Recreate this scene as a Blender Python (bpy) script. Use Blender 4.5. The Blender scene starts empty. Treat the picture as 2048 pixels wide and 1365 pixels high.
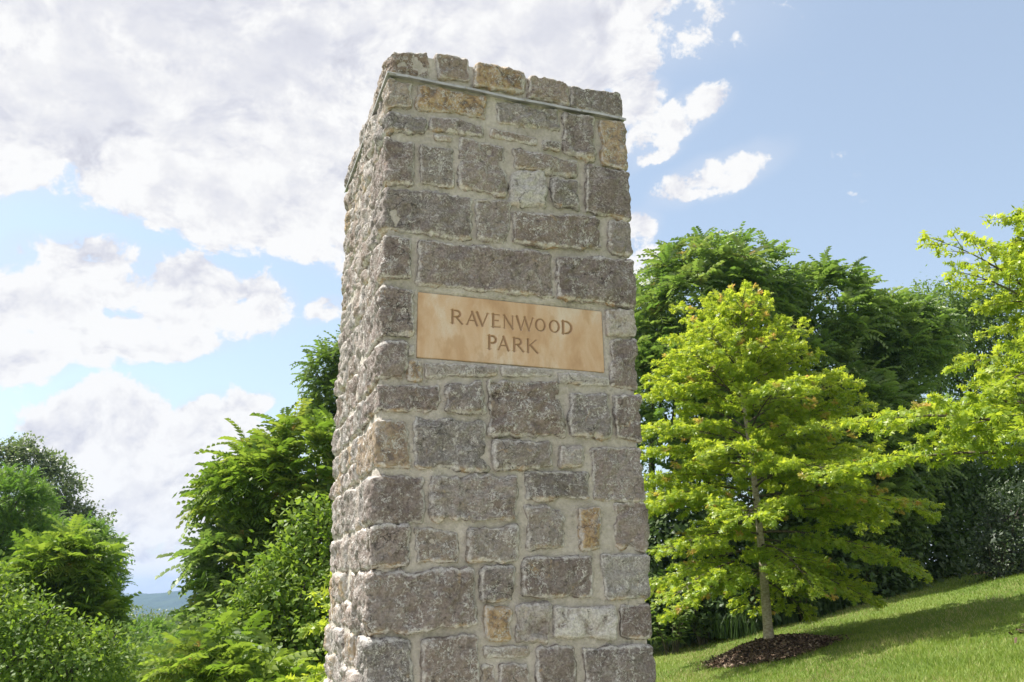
import bpy, math, random
import numpy as np
from mathutils import Matrix, Vector

random.seed(7)
RS = np.random.RandomState(11)
scene = bpy.context.scene
COL = scene.collection
R = math.radians

# ------------------------------------------------------------------ camera
EYE = 1.6
FPX, PITCH, ROLL = 1671.2, 0.2864, -0.0110          # focal length in photo pixels (2048 wide)
cF = np.array([0, math.cos(PITCH), math.sin(PITCH)])
cR0 = np.array([1.0, 0, 0]); cU0 = np.array([0, -math.sin(PITCH), math.cos(PITCH)])
cR = math.cos(ROLL) * cR0 + math.sin(ROLL) * cU0
cU = -math.sin(ROLL) * cR0 + math.cos(ROLL) * cU0
cam_d = bpy.data.cameras.new('camera'); cam = bpy.data.objects.new('camera', cam_d); COL.objects.link(cam)
cam_d.sensor_width = 36; cam_d.lens = FPX / 2048 * 36; cam_d.clip_end = 9000; cam_d.clip_start = 0.05
M = Matrix.Identity(4)
for i in range(3):
    M[i][0] = cR[i]; M[i][1] = cU[i]; M[i][2] = -cF[i]
M[2][3] = EYE
cam.matrix_world = M
scene.camera = cam

# ------------------------------------------------------------------ sun, exposure
SUN_EL, SUN_AZ = 56.0, 16.0        # azimuth: degrees past due left (-X) towards +Y
sa = R(SUN_AZ); se = R(SUN_EL)
SUN = np.array([-math.cos(sa) * math.cos(se), math.sin(sa) * math.cos(se), math.sin(se)])
sl = bpy.data.lights.new('sun', 'SUN'); sl.energy = 4.3; sl.angle = R(0.55); sl.color = (1.0, 0.95, 0.87)
so = bpy.data.objects.new('sun', sl); COL.objects.link(so)
so.rotation_euler = Vector(tuple(SUN)).to_track_quat('Z', 'Y').to_euler()
so.location = (0, 0, 30)
vs = scene.view_settings
vs.view_transform = 'Standard'; vs.look = 'None'; vs.gamma = 1; vs.use_curve_mapping = False; vs.exposure = 1.0

# ------------------------------------------------------------------ node helpers
class NT:
    def __init__(s, tree): s.t = tree; s.n = tree.nodes; s.l = tree.links
    def add(s, typ, **kw):
        n = s.n.new(typ)
        for k, v in kw.items(): setattr(n, k, v)
        return n
    def put(s, sock, v):
        if isinstance(v, bpy.types.NodeSocket): s.l.new(v, sock)
        elif v is not None:
            if hasattr(sock.default_value, '__len__') and not hasattr(v, '__len__'): v = (v,) * len(sock.default_value)
            if hasattr(v, '__len__') and len(v) == 3 and len(sock.default_value) == 4: v = (*v, 1)
            sock.default_value = v
    def m(s, op, a, b=None, c=None, clamp=False):
        n = s.add('ShaderNodeMath', operation=op); n.use_clamp = clamp
        for i, v in enumerate((a, b, c)):
            if v is not None: s.put(n.inputs[i], v)
        return n.outputs[0]
    def v(s, op, a, b=None, scale=None):
        n = s.add('ShaderNodeVectorMath', operation=op); s.put(n.inputs[0], a)
        if b is not None: s.put(n.inputs[1], b)
        if scale is not None: s.put(n.inputs['Scale'], scale)
        return n.outputs['Value'] if op in ('DOT_PRODUCT', 'LENGTH', 'DISTANCE') else n.outputs[0]
    def noise(s, vec, scale, detail=4, rough=.55, dist=0, ntype='FBM', out='Fac'):
        n = s.add('ShaderNodeTexNoise'); n.noise_type = ntype
        s.put(n.inputs['Vector'], vec); s.put(n.inputs['Scale'], scale); s.put(n.inputs['Detail'], detail)
        s.put(n.inputs['Roughness'], rough); s.put(n.inputs['Distortion'], dist)
        return n.outputs[out]
    def ramp(s, fac, stops, interp='LINEAR'):
        n = s.add('ShaderNodeValToRGB'); n.color_ramp.interpolation = interp
        e = n.color_ramp.elements
        while len(e) < len(stops): e.new(0.5)
        for el, (p, c) in zip(e, stops):
            el.position = p; el.color = (*c, 1) if hasattr(c, '__len__') else (c, c, c, 1)
        s.put(n.inputs[0], fac); return n.outputs[0]
    def mix(s, fac, a, b, blend='MIX'):
        n = s.add('ShaderNodeMix', data_type='RGBA', blend_type=blend)
        s.put(n.inputs[0], fac); s.put(n.inputs[6], a); s.put(n.inputs[7], b); return n.outputs[2]
    def ss(s, x, a, b):
        n = s.add('ShaderNodeMapRange', interpolation_type='SMOOTHSTEP')
        s.put(n.inputs[0], x); s.put(n.inputs[1], a); s.put(n.inputs[2], b); return n.outputs[0]
    def bump(s, h, strength, dist, normal=None):
        n = s.add('ShaderNodeBump'); s.put(n.inputs['Strength'], strength); s.put(n.inputs['Distance'], dist)
        s.put(n.inputs['Height'], h)
        if normal is not None: s.put(n.inputs['Normal'], normal)
        return n.outputs[0]

# ------------------------------------------------------------------ world: Nishita sky with procedural clouds by direction
def ray(px, py):
    d = cF * FPX + cR * (px - 1024) + cU * (682.5 - py)
    return d / np.linalg.norm(d)
world = bpy.data.worlds.new('World'); scene.world = world; world.use_nodes = True
w = NT(world.node_tree); w.n.clear()
sky = w.add('ShaderNodeTexSky', sky_type='NISHITA'); sky.sun_disc = False
sky.sun_elevation = se; sky.sun_rotation = math.atan2(SUN[0], SUN[1]); sky.air_density = 1.0; sky.dust_density = 1.6; sky.ozone_density = 1.5
sky.altitude = 200
tc = w.add('ShaderNodeTexCoord'); D = w.v('NORMALIZE', tc.outputs['Generated'])
# cloud banks: centre (photo px), half sizes (px), tilt, weight -- turned into directions in the sky
BANKS = [(200, 60, 900, 260, 8, 1.1), (760, 60, 620, 170, -4, 1.05), (470, 300, 420, 170, 14, 1.05), (-150, 230, 420, 150, 5, 1.0), (-500, 60, 600, 360, 0, 1.0), (1180, 30, 230, 110, -25, .9),
         (150, 560, 150, 75, 10, .9), (60, 600, 140, 80, 0, .9), (360, 610, 130, 80, 5, .9), (510, 620, 70, 60, 0, .75), (230, 685, 240, 48, -5, .8), (0, 690, 120, 80, 0, .7),
         (180, 860, 130, 85, -10, .95), (420, 860, 110, 60, -20, .85), (330, 960, 230, 110, 15, .9), (260, 1110, 300, 90, 0, .62), (90, 1000, 190, 90, 0, .6), (620, 1010, 160, 110, 0, .45), (520, 810, 40, 24, -30, .7),
         (1285, 215, 60, 60, -40, .66), (1350, 260, 130, 44, -32, .70), (1440, 362, 130, 40, -26, .68), (1285, 470, 52, 44, -40, .66), (1290, 545, 58, 44, -10, .8), (1330, 325, 60, 22, -25, .6),
         (650, 615, 60, 28, -15, .7)]
def bankfield(Dv):
    acc = None
    for (x, y, sx, sy, tilt, wt) in BANKS:
        c = ray(x, y); t = R(-tilt)
        e1 = cR - c * np.dot(cR, c); e1 /= np.linalg.norm(e1)
        e2 = np.cross(c, e1) * -1
        if np.dot(e2, cU) < 0: e2 = -e2
        a1 = math.cos(t) * e1 + math.sin(t) * e2; a2 = -math.sin(t) * e1 + math.cos(t) * e2
        k = math.cos(math.atan2(math.hypot(x - 1024, y - 682), FPX))
        rx = sx / FPX * k; ry = sy / FPX * k
        p = w.m('MULTIPLY', w.v('DOT_PRODUCT', Dv, tuple(a1)), 1 / rx)
        q = w.m('MULTIPLY', w.v('DOT_PRODUCT', Dv, tuple(a2)), 1 / ry)
        r2 = w.m('ADD', w.m('MULTIPLY', p, p), w.m('MULTIPLY', q, q))
        fr = w.m('GREATER_THAN', w.v('DOT_PRODUCT', Dv, tuple(c)), 0.3)
        g = w.m('MULTIPLY', w.m('MULTIPLY', w.m('EXPONENT', w.m('MULTIPLY', w.m('MULTIPLY', r2, r2), -0.62)), wt), fr)
        acc = g if acc is None else w.m('SMOOTH_MAX', acc, g, 0.12)
    return acc
wig = w.v('SUBTRACT', w.noise(D, 5.0, 3, .6, out='Color'), (.5, .5, .5))
Dw = w.v('ADD', D, w.v('SCALE', wig, scale=0.075))
bank = bankfield(Dw)
up = w.add('ShaderNodeSeparateXYZ'); w.put(up.inputs[0], D)
# out of frame: heavy generic cloud, added to brighten the ambient light
side = w.m('MAXIMUM', w.m('SUBTRACT', 1.0, w.ss(w.v('DOT_PRODUCT', D, tuple(cF)), .55, .74)), w.ss(w.v('DOT_PRODUCT', D, tuple(ray(-900, 100))), .93, .99))
gen = w.ss(w.noise(w.v('ADD', D, (3.1, .4, 1.7)), 2.1, 3, .5), .30, .56)
gen = w.m('MULTIPLY', w.m('MULTIPLY', gen, side), .95)
mask = w.m('MAXIMUM', bank, gen)
fb = w.noise(w.v('MULTIPLY', Dw, (1, 1, 1.5)), 8.0, 12, .62, .15)
fb2 = w.noise(w.v('ADD', w.v('MULTIPLY', Dw, (1, 1, 1.5)), tuple(SUN * .022)), 8.0, 7, .62, .15)
hi = w.noise(D, 26, 8, .65, .2)
dens = w.m('ADD', mask, w.m('ADD', w.m('MULTIPLY', w.m('SUBTRACT', fb, .5), 1.9), w.m('MULTIPLY', w.m('SUBTRACT', hi, .5), 1.3)))
cov = w.ss(dens, .40, .60)
cov = w.m('MULTIPLY', cov, w.ss(up.outputs[2], -.02, .03))
lit = w.m('MULTIPLY', w.m('SUBTRACT', fb, fb2), 5.2)
thick = w.ss(dens, .55, 1.35)
lit = w.m('MULTIPLY', lit, w.m('SUBTRACT', 1.0, w.m('MULTIPLY', thick, .78)))
lum = w.m('ADD', w.m('SUBTRACT', .95, w.m('MULTIPLY', thick, .37)), lit)
soft = w.noise(w.v('MULTIPLY', w.v('ADD', D, (7, 2, 1)), (1, 1, 2.2)), 2.6, 4, .5)
lum = w.m('ADD', lum, w.m('MULTIPLY', w.m('SUBTRACT', soft, .5), .8), clamp=True)
ccol = w.ramp(lum, [(0, (3.05, 3.1, 3.5)), (.5, (3.75, 3.8, 4.15)), (.8, (4.5, 4.5, 4.6)), (1, (4.9, 4.9, 4.9))])
WS = 0.10
hz = w.m('EXPONENT', w.m('MULTIPLY', w.m('MAXIMUM', up.outputs[2], 0), -7.0))
skyc = w.mix(.30, w.mix(1.0, sky.outputs[0], (1.12, 1.15, 1.08), 'MULTIPLY'), (4.1, 4.45, 4.8))
skyc = w.mix(w.m('MULTIPLY', hz, .55), skyc, (3.9, 4.2, 4.6))
veil = w.m('MULTIPLY', w.ss(mask, .02, .6), .35)
skyc = w.mix(veil, skyc, (3.6, 3.9, 4.5))
allc = w.mix(cov, skyc, ccol)
bg = w.add('ShaderNodeBackground'); w.put(bg.inputs[0], allc); bg.inputs[1].default_value = WS
wo = w.add('ShaderNodeOutputWorld'); w.l.new(bg.outputs[0], wo.inputs[0])

# ------------------------------------------------------------------ numpy noise
def _h(ix, iy, iz, seed):
    n = (ix.astype(np.int64) * 374761393 + iy.astype(np.int64) * 668265263 + iz.astype(np.int64) * 2147483647 + seed * 1274126177) & 0xffffffff
    n = ((n ^ (n >> 13)) * 1274126177) & 0xffffffff
    n = ((n ^ (n >> 15)) * 2246822519) & 0xffffffff
    return ((n ^ (n >> 16)) & 0xffff) / 32767.5 - 1.0
def vnoise(P, freq, seed=0):
    Q = P * freq; I = np.floor(Q); F = Q - I; F = F * F * F * (F * (F * 6 - 15) + 10)
    x, y, z = I.T; fx, fy, fz = F.T; o = 0
    for dx in (0, 1):
        wx = fx if dx else 1 - fx
        for dy in (0, 1):
            wy = fy if dy else 1 - fy
            for dz in (0, 1):
                wz = fz if dz else 1 - fz
                o = o + wx * wy * wz * _h(x + dx, y + dy, z + dz, seed)
    return o
def fbm(P, freq, octv=4, seed=0, gain=.5):
    o = 0; a = 1; t = 0
    for i in range(octv):
        o = o + a * vnoise(P, freq, seed + i * 17); t += a; a *= gain; freq *= 2.03
    return o / t

# ------------------------------------------------------------------ object helpers
def mesh_np(name, V, F, mats, smooth=True, attrs=None, fmat=None):
    """V (n,3); F: list of index arrays, each (k,m)"""
    me = bpy.data.meshes.new(name)
    V = np.asarray(V, np.float32)
    if not isinstance(F, (list, tuple)): F = [F]
    F = [np.asarray(f, np.int32) for f in F if len(f)]
    me.vertices.add(len(V)); me.vertices.foreach_set('co', V.ravel())
    tot = np.concatenate([np.full(len(f), f.shape[1], np.int32) for f in F])
    idx = np.concatenate([f.ravel() for f in F])
    me.loops.add(len(idx)); me.loops.foreach_set('vertex_index', idx)
    me.polygons.add(len(tot)); st = np.concatenate([[0], np.cumsum(tot)[:-1]]).astype(np.int32)
    me.polygons.foreach_set('loop_start', st); me.polygons.foreach_set('loop_total', tot)
    me.polygons.foreach_set('use_smooth', np.full(len(tot), smooth))
    for m_ in (mats if isinstance(mats, (list, tuple)) else [mats]): me.materials.append(m_)
    if fmat is not None: me.polygons.foreach_set('material_index', np.asarray(fmat, np.int32))
    me.update(calc_edges=True)
    for k, a in (attrs or {}).items():
        at = me.attributes.new(k, 'FLOAT', 'POINT'); at.data.foreach_set('value', np.asarray(a, np.float32))
    return me
def link(name, me, parent=None, loc=None, rot=None):
    o = bpy.data.objects.new(name, me); COL.objects.link(o)
    if parent: o.parent = parent
    if loc is not None: o.location = loc
    if rot is not None: o.rotation_euler = rot
    return o
def tag(o, label=None, cat=None, group=None, kind=None):
    for k, v in (('label', label), ('category', cat), ('group', group), ('kind', kind)):
        if v: o[k] = v
    return o
def empty(name, loc, rotz=0, **kw):
    o = bpy.data.objects.new(name, None); COL.objects.link(o); o.location = tuple(loc); o.rotation_euler = (0, 0, rotz)
    o.empty_display_size = .2
    return tag(o, **kw)
def unit(v): return v / np.maximum(np.linalg.norm(v, axis=-1, keepdims=True), 1e-9)
def tubes(paths, sides=6):
    """paths: list of (pts (n,3), radii (n,)) -> V,F"""
    Vs = []; Fs = []; off = 0
    for P, r in paths:
        P = np.asarray(P, float); r = np.asarray(r, float); n = len(P)
        T = unit(np.gradient(P, axis=0))
        ref = np.array([0, 0, 1.0]) if abs(T[0][2]) < .9 else np.array([1.0, 0, 0])
        A = unit(np.cross(T, ref)); B = np.cross(T, A)
        ang = np.arange(sides) / sides * 2 * np.pi
        ring = P[:, None] + r[:, None, None] * (np.cos(ang)[None, :, None] * A[:, None] + np.sin(ang)[None, :, None] * B[:, None])
        Vs.append(ring.reshape(-1, 3))
        i = np.arange(n - 1)[:, None] * sides; j = np.arange(sides)[None]; k = (j + 1) % sides
        Fs.append(np.stack([i + j, i + k, i + sides + k, i + sides + j], -1).reshape(-1, 4) + off)
        off += n * sides
    return np.concatenate(Vs), np.concatenate(Fs)

def ground_z(x, y):
    x = np.asarray(x, float); y = np.asarray(y, float)
    xs = np.where(x < -2, -2 + (x + 2) * 1.7, x)
    xs = np.where(x > 13, 13 + (x - 13) * .35, xs)
    z = .2 * xs - .017 * y + .04
    far = np.clip((np.hypot(x, y) - 30) / 500, 0, 1)
    z = z * (1 - far) - 55 * far ** .8
    return np.maximum(z, -55)
def at(px, py, Y):
    """world point at photo pixel and forward distance Y"""
    d = ray(px, py); return np.array([0, 0, EYE]) + d * (Y / d[1])
def on_ground(px, Y):
    d = ray(px, 1174); x = d[0] / d[1] * Y
    return np.array([x, Y, float(ground_z(x, Y))])

# ------------------------------------------------------------------ materials
def new_mat(name):
    m_ = bpy.data.materials.new(name); m_.use_nodes = True
    t = NT(m_.node_tree); t.n.clear()
    out = t.add('ShaderNodeOutputMaterial'); return m_, t, out
def principled(t, out, col, rough=.8, normal=None, spec=.3, metal=0):
    b = t.add('ShaderNodeBsdfPrincipled'); t.put(b.inputs['Base Color'], col); t.put(b.inputs['Roughness'], rough)
    t.put(b.inputs['Specular IOR Level'], spec); t.put(b.inputs['Metallic'], metal)
    if normal is not None: t.put(b.inputs['Normal'], normal)
    if out is not None: t.l.new(b.outputs[0], out.inputs[0])
    return b.outputs[0]
def attr(t, name, typ='GEOMETRY', out='Fac'):
    a = t.add('ShaderNodeAttribute', attribute_type=typ, attribute_name=name); return a.outputs[out]

def stone_material():
    m_, t, out = new_mat('limestone')
    tc = t.add('ShaderNodeTexCoord'); oi = t.add('ShaderNodeObjectInfo')
    off = t.v('SCALE', (37.0, 91.0, 53.0), scale=oi.outputs['Random'])
    P = t.v('ADD', tc.outputs['Object'], off)
    sc = t.add('ShaderNodeSeparateColor'); t.put(sc.inputs[0], oi.outputs['Color'])
    ochre, pale, tone = sc.outputs[0], sc.outputs[1], sc.outputs[2]
    rim = attr(t, 'rim'); low = attr(t, 'low')
    big = t.noise(P, 9, 4, .6); mid = t.noise(P, 34, 5, .65, .6); fine = t.noise(P, 130, 3, .6)
    base = t.ramp(big, [(.25, (.125, .104, .096)), (.45, (.200, .166, .152)), (.60, (.255, .215, .196)), (.8, (.33, .29, .262))])
    purple = t.ss(t.noise(P, 6, 2, .5), .45, .7)
    base = t.mix(t.m('MULTIPLY', purple, .55), base, (.215, .180, .160))
    base = t.mix(t.m('MULTIPLY', t.ss(t.noise(t.v('ADD', P, (9, 9, 9)), 14, 3, .6), .5, .7), .45), base, (.26, .245, .215))
    rnd = oi.outputs['Random']
    rnd2 = t.m('FRACT', t.m('MULTIPLY', rnd, 17.3)); rnd3 = t.m('FRACT', t.m('MULTIPLY', rnd, 41.7))
    base = t.mix(t.m('MULTIPLY', t.ss(rnd2, .35, .9), .55), base, t.mix(big, (.135, .135, .135), (.30, .295, .285)))
    bed = t.noise(t.v('MULTIPLY', P, (1, 1, 7)), 12, 5, .65, .4)
    base = t.mix(t.m('MULTIPLY', t.ss(rnd3, .3, .8), t.m('MULTIPLY', t.ss(bed, .52, .66), .55)), base, (.10, .09, .085))
    base = t.mix(1.0, t.mix(1.0, base, (1.01, 1.0, .985), 'MULTIPLY'), t.m('ADD', .78, t.m('MULTIPLY', tone, .95)), 'MULTIPLY')
    base = t.mix(t.ss(fine, .35, .65), t.mix(1.0, base, (.62, .60, .58), 'MULTIPLY'), base)
    # whole-stone ochre
    oc = t.ramp(mid, [(.36, (.12, .085, .055)), (.47, (.30, .205, .115)), (.60, (.48, .35, .20)), (.75, (.58, .49, .36))])
    base = t.mix(t.m('MULTIPLY', ochre, t.ss(mid, .28, .48)), base, oc)
    # ochre along the lower arris and in patches
    lo = t.m('MULTIPLY', t.ss(low, .016, .002), t.ss(t.noise(P, 12, 3, .6), .48, .64))
    base = t.mix(t.m('MULTIPLY', lo, .85), base, (.40, .26, .12))
    op = t.m('MULTIPLY', t.ss(t.noise(t.v('ADD', P, (3, 7, 1)), 16, 4, .65, .8), .63, .72), .55)
    base = t.mix(op, base, (.42, .30, .17))
    # wispy mortar smears: ridged distorted noise
    wv = t.v('ADD', P, t.v('SCALE', t.v('SUBTRACT', t.noise(P, 30, 3, .6, out='Color'), (.5, .5, .5)), scale=.05))
    r1 = t.m('ABSOLUTE', t.m('SUBTRACT', t.noise(wv, 26, 4, .62, .4), .5))
    r2 = t.m('ABSOLUTE', t.m('SUBTRACT', t.noise(t.v('ADD', wv, (5, 1, 8)), 52, 3, .6, .6), .5))
    wis = t.m('MAXIMUM', t.m('MULTIPLY', t.ss(r1, .030, .008), t.ss(t.noise(P, 15, 3, .6), .42, .56)),
              t.m('MULTIPLY', t.ss(r2, .036, .010), t.ss(t.noise(t.v('ADD', P, (2, 2, 2)), 30, 2, .6), .50, .62)))
    spk = t.ss(t.noise(t.v('ADD', P, (4, 4, 1)), 85, 4, .7, 1.2), .635, .70)
    wis = t.m('MAXIMUM', wis, t.m('MULTIPLY', spk, .95))
    smear = t.m('MULTIPLY', t.ss(t.noise(t.v('ADD', P, (1, 8, 3)), 9, 7, .74, .8), .54, .70), .50)
    wis = t.m('MAXIMUM', wis, smear)
    edgew = t.m('MULTIPLY', t.ss(t.m('ADD', rim, t.m('MULTIPLY', t.m('SUBTRACT', mid, .5), .050)), .012, -.001), .82)
    palew = t.m('MULTIPLY', pale, t.ss(t.noise(P, 13, 5, .65, .5), .30, .52))
    amt = t.m('ADD', .55, t.m('MULTIPLY', rnd3, 1.0), clamp=True)
    wis = t.m('MULTIPLY', wis, amt)
    wh = t.m('MAXIMUM', t.m('MAXIMUM', wis, edgew), palew)
    wcol = t.mix(t.ss(fine, .3, .7), (.54, .52, .48), (.86, .84, .80))
    col = t.mix(t.m('MULTIPLY', wh, .82), base, wcol)
    vo = t.add('ShaderNodeTexVoronoi', feature='DISTANCE_TO_EDGE'); t.put(vo.inputs['Vector'], t.v('MULTIPLY', wv, (1, 1, 1.8))); vo.inputs['Scale'].default_value = 9
    crk = t.m('MULTIPLY', t.ss(vo.outputs['Distance'], .014, .003), t.ss(t.noise(P, 7, 2, .5), .55, .64))
    pit = t.ss(t.noise(t.v('ADD', P, (6, 1, 4)), 48, 4, .7, .6), .60, .70)
    dk = t.m('MAXIMUM', t.m('MULTIPLY', crk, .8), t.m('MULTIPLY', pit, .55))
    col = t.mix(dk, col, (.055, .048, .043))
    h = t.m('ADD', t.m('MULTIPLY', mid, .8), t.m('ADD', t.m('MULTIPLY', fine, .35), t.m('SUBTRACT', t.m('MULTIPLY', wh, .12), t.m('MULTIPLY', dk, .35))))
    nrm = t.bump(h, 1.0, .014)
    principled(t, out, col, .88, nrm, .2); return m_
def mortar_material():
    m_, t, out = new_mat('mortar')
    tc = t.add('ShaderNodeTexCoord'); P = tc.outputs['Object']
    n1 = t.noise(P, 6, 6, .7, .3); n2 = t.noise(P, 60, 4, .65)
    col = t.ramp(n1, [(.25, (.42, .38, .33)), (.42, (.56, .515, .455)), (.6, (.66, .61, .545)), (.8, (.74, .695, .63))])
    col = t.mix(t.ss(n2, .3, .7), t.mix(1.0, col, (.78, .78, .76), 'MULTIPLY'), col)
    dk = t.ss(t.noise(P, 20, 5, .7, .5), .56, .72)
    col = t.mix(t.m('MULTIPLY', dk, .65), col, (.22, .20, .165))
    nrm = t.bump(t.m('ADD', t.noise(P, 220, 3, .6), t.m('MULTIPLY', n2, 2.0)), .8, .008)
    principled(t, out, col, .93, nrm, .15); return m_
def sandstone_material():
    m_, t, out = new_mat('sandstone')
    tc = t.add('ShaderNodeTexCoord'); P = tc.outputs['Object']
    st = t.v('MULTIPLY', P, (1, 1, .45))
    n1 = t.noise(st, 9, 5, .6, .4); n2 = t.noise(P, 240, 3, .7); n3 = t.noise(t.v('ADD', st, (4, 0, 2)), 17, 5, .65, .3)
    col = t.ramp(n1, [(.32, (.42, .26, .145)), (.45, (.54, .36, .22)), (.56, (.60, .44, .30)), (.68, (.65, .55, .44))])
    col = t.mix(t.m('MULTIPLY', t.ss(n3, .54, .66), .6), col, (.46, .30, .17))
    col = t.mix(t.m('MULTIPLY', t.ss(n3, .40, .28), .35), col, (.70, .58, .46))
    col = t.mix(t.m('MULTIPLY', t.ss(n2, .35, .7), .30), col, (.47, .33, .20))
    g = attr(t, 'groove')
    col = t.mix(t.m('MULTIPLY', g, .52), col, (.20, .125, .075))  # letter cuts browned in the colour: dirt plus painted-in shadow
    nrm = t.bump(n2, .25, .003)
    principled(t, out, col, .85, nrm, .2); return m_
def metal_material():
    m_, t, out = new_mat('galvanised_metal')
    tc = t.add('ShaderNodeTexCoord'); n1 = t.noise(tc.outputs['Object'], 14, 5, .6)
    col = t.ramp(n1, [(.3, (.30, .30, .29)), (.6, (.50, .50, .48)), (.8, (.60, .60, .58))])
    principled(t, out, col, .5, None, .4, .55); return m_
def bark_material(name, a, b, scale=1):
    m_, t, out = new_mat(name)
    tc = t.add('ShaderNodeTexCoord'); P = t.v('MULTIPLY', tc.outputs['Object'], (1, 1, 1.6 if scale > 1 else .35))
    n1 = t.noise(P, 22, 5, .65, .3); n2 = t.noise(tc.outputs['Object'], 4, 3, .5)
    col = t.mix(t.ss(n1, .35, .65), a, b)
    col = t.mix(t.m('MULTIPLY', t.ss(n2, .5, .7), .4), col, (.20, .21, .15))
    principled(t, out, col, .9, t.bump(n1, .7, .01), .2); return m_
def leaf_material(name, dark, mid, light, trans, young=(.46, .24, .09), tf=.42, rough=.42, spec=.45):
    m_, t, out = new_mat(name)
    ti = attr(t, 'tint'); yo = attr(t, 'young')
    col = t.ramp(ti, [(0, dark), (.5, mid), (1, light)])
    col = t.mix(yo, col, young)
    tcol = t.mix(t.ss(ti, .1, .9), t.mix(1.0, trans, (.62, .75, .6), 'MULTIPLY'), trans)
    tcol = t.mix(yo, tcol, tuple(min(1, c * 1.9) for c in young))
    b = principled(t, None, col, rough, None, spec)
    tr = t.add('ShaderNodeBsdfTranslucent'); t.put(tr.inputs[0], tcol)
    mx = t.add('ShaderNodeMixShader'); mx.inputs[0].default_value = tf
    t.l.new(b, mx.inputs[1]); t.l.new(tr.outputs[0], mx.inputs[2]); t.l.new(mx.outputs[0], out.inputs[0])
    return m_
def ground_material():
    m_, t, out = new_mat('lawn_soil')
    tc = t.add('ShaderNodeTexCoord'); P = tc.outputs['Object']
    n1 = t.noise(P, .9, 5, .6); n2 = t.noise(P, 14, 4, .7); n3 = t.noise(P, 90, 3, .7)
    col = t.ramp(n1, [(.3, (.105, .175, .030)), (.5, (.145, .225, .040)), (.7, (.20, .26, .062))])
    col = t.mix(t.m('MULTIPLY', t.ss(n2, .45, .7), .55), col, (.215, .225, .075))
    col = t.mix(t.m('MULTIPLY', t.ss(n3, .40, .7), .5), col, (.07, .11, .022))
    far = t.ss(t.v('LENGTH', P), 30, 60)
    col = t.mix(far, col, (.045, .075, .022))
    bare = t.ss(attr(t, 'bare'), .3, .75)
    col = t.mix(bare, col, t.mix(t.ss(n2, .3, .7), (.20, .125, .075), (.34, .235, .155)))
    principled(t, out, col, .9, t.bump(t.m('ADD', n2, n3), .8, .03), .15); return m_

M_STONE = stone_material(); M_MORTAR = mortar_material(); M_SAND = sandstone_material(); M_METAL = metal_material()
M_BARK_Y = bark_material('young_oak_bark', (.32, .27, .20), (.54, .47, .37), 2)
M_BARK_D = bark_material('dark_bark', (.05, .042, .035), (.13, .115, .095))
M_TWIG = bark_material('twig_bark', (.075, .06, .042), (.15, .13, .09))
M_OAK = leaf_material('oak_leaf', (.11, .20, .028), (.24, .35, .045), (.43, .48, .085), (.62, .70, .055), tf=.48, rough=.40)
M_AIL = leaf_material('pinnate_leaf', (.080, .130, .042), (.145, .215, .066), (.25, .32, .110), (.36, .52, .08), (.50, .27, .10), tf=.36, rough=.42, spec=.4)
M_AILB = leaf_material('bright_pinnate_leaf', (.080, .140, .028), (.145, .230, .042), (.27, .34, .060), (.36, .50, .05), (.50, .25, .10), tf=.40, rough=.5, spec=.25)
M_BROAD = leaf_material('broad_leaf', (.075, .120, .038), (.130, .195, .058), (.23, .30, .090), (.32, .46, .07), tf=.36, rough=.55, spec=.2)
M_OLIVE = leaf_material('olive_leaf', (.10, .13, .060), (.15, .185, .080), (.22, .26, .11), (.26, .36, .09), tf=.28)
M_FEATH = leaf_material('feathery_leaf', (.085, .155, .028), (.14, .23, .040), (.23, .32, .055), (.26, .44, .05), tf=.40, rough=.5, spec=.3)
M_DARK = leaf_material('understorey_leaf', (.040, .070, .024), (.065, .110, .036), (.11, .16, .052), (.14, .25, .04), tf=.25, rough=.5, spec=.3)
M_YEW = leaf_material('shrub_leaf', (.030, .048, .026), (.050, .075, .040), (.10, .14, .055), (.08, .14, .03), tf=.2)
M_GRASS = leaf_material('grass_blade', (.130, .190, .028), (.20, .27, .042), (.32, .35, .095), (.32, .46, .05), (.40, .34, .17), tf=.30, rough=.5, spec=.3)
M_GROUND = ground_material()

# ================================================================== SETTING
def grid_axis(lims):
    return np.concatenate([np.arange(a, b, s) for a, b, s in lims] + [[lims[-1][1]]])
gx = grid_axis([(-2600, -400, 200), (-400, -80, 40), (-80, -20, 6), (-20, 0, 1.0), (0, 18, .35), (18, 80, 6), (80, 400, 40), (400, 2600, 200)])
gy = grid_axis([(-300, -60, 40), (-60, 0, 6), (0, 28, .35), (28, 80, 4), (80, 400, 40), (400, 3600, 200)])
GX, GY = np.meshgrid(gx, gy, indexing='ij')
GZ = ground_z(GX, GY) + np.where((GX > -5) & (GX < 20) & (GY < 35), .03 * vnoise(np.stack([GX.ravel(), GY.ravel(), 0 * GX.ravel()], 1), .55, 5).reshape(GX.shape), 0)
n, m = GX.shape
idx = np.arange(n * m).reshape(n, m)
F = np.stack([idx[:-1, :-1], idx[1:, :-1], idx[1:, 1:], idx[:-1, 1:]], -1).reshape(-1, 4)
GP = np.stack([GX.ravel(), GY.ravel(), GZ.ravel()], 1)
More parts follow.
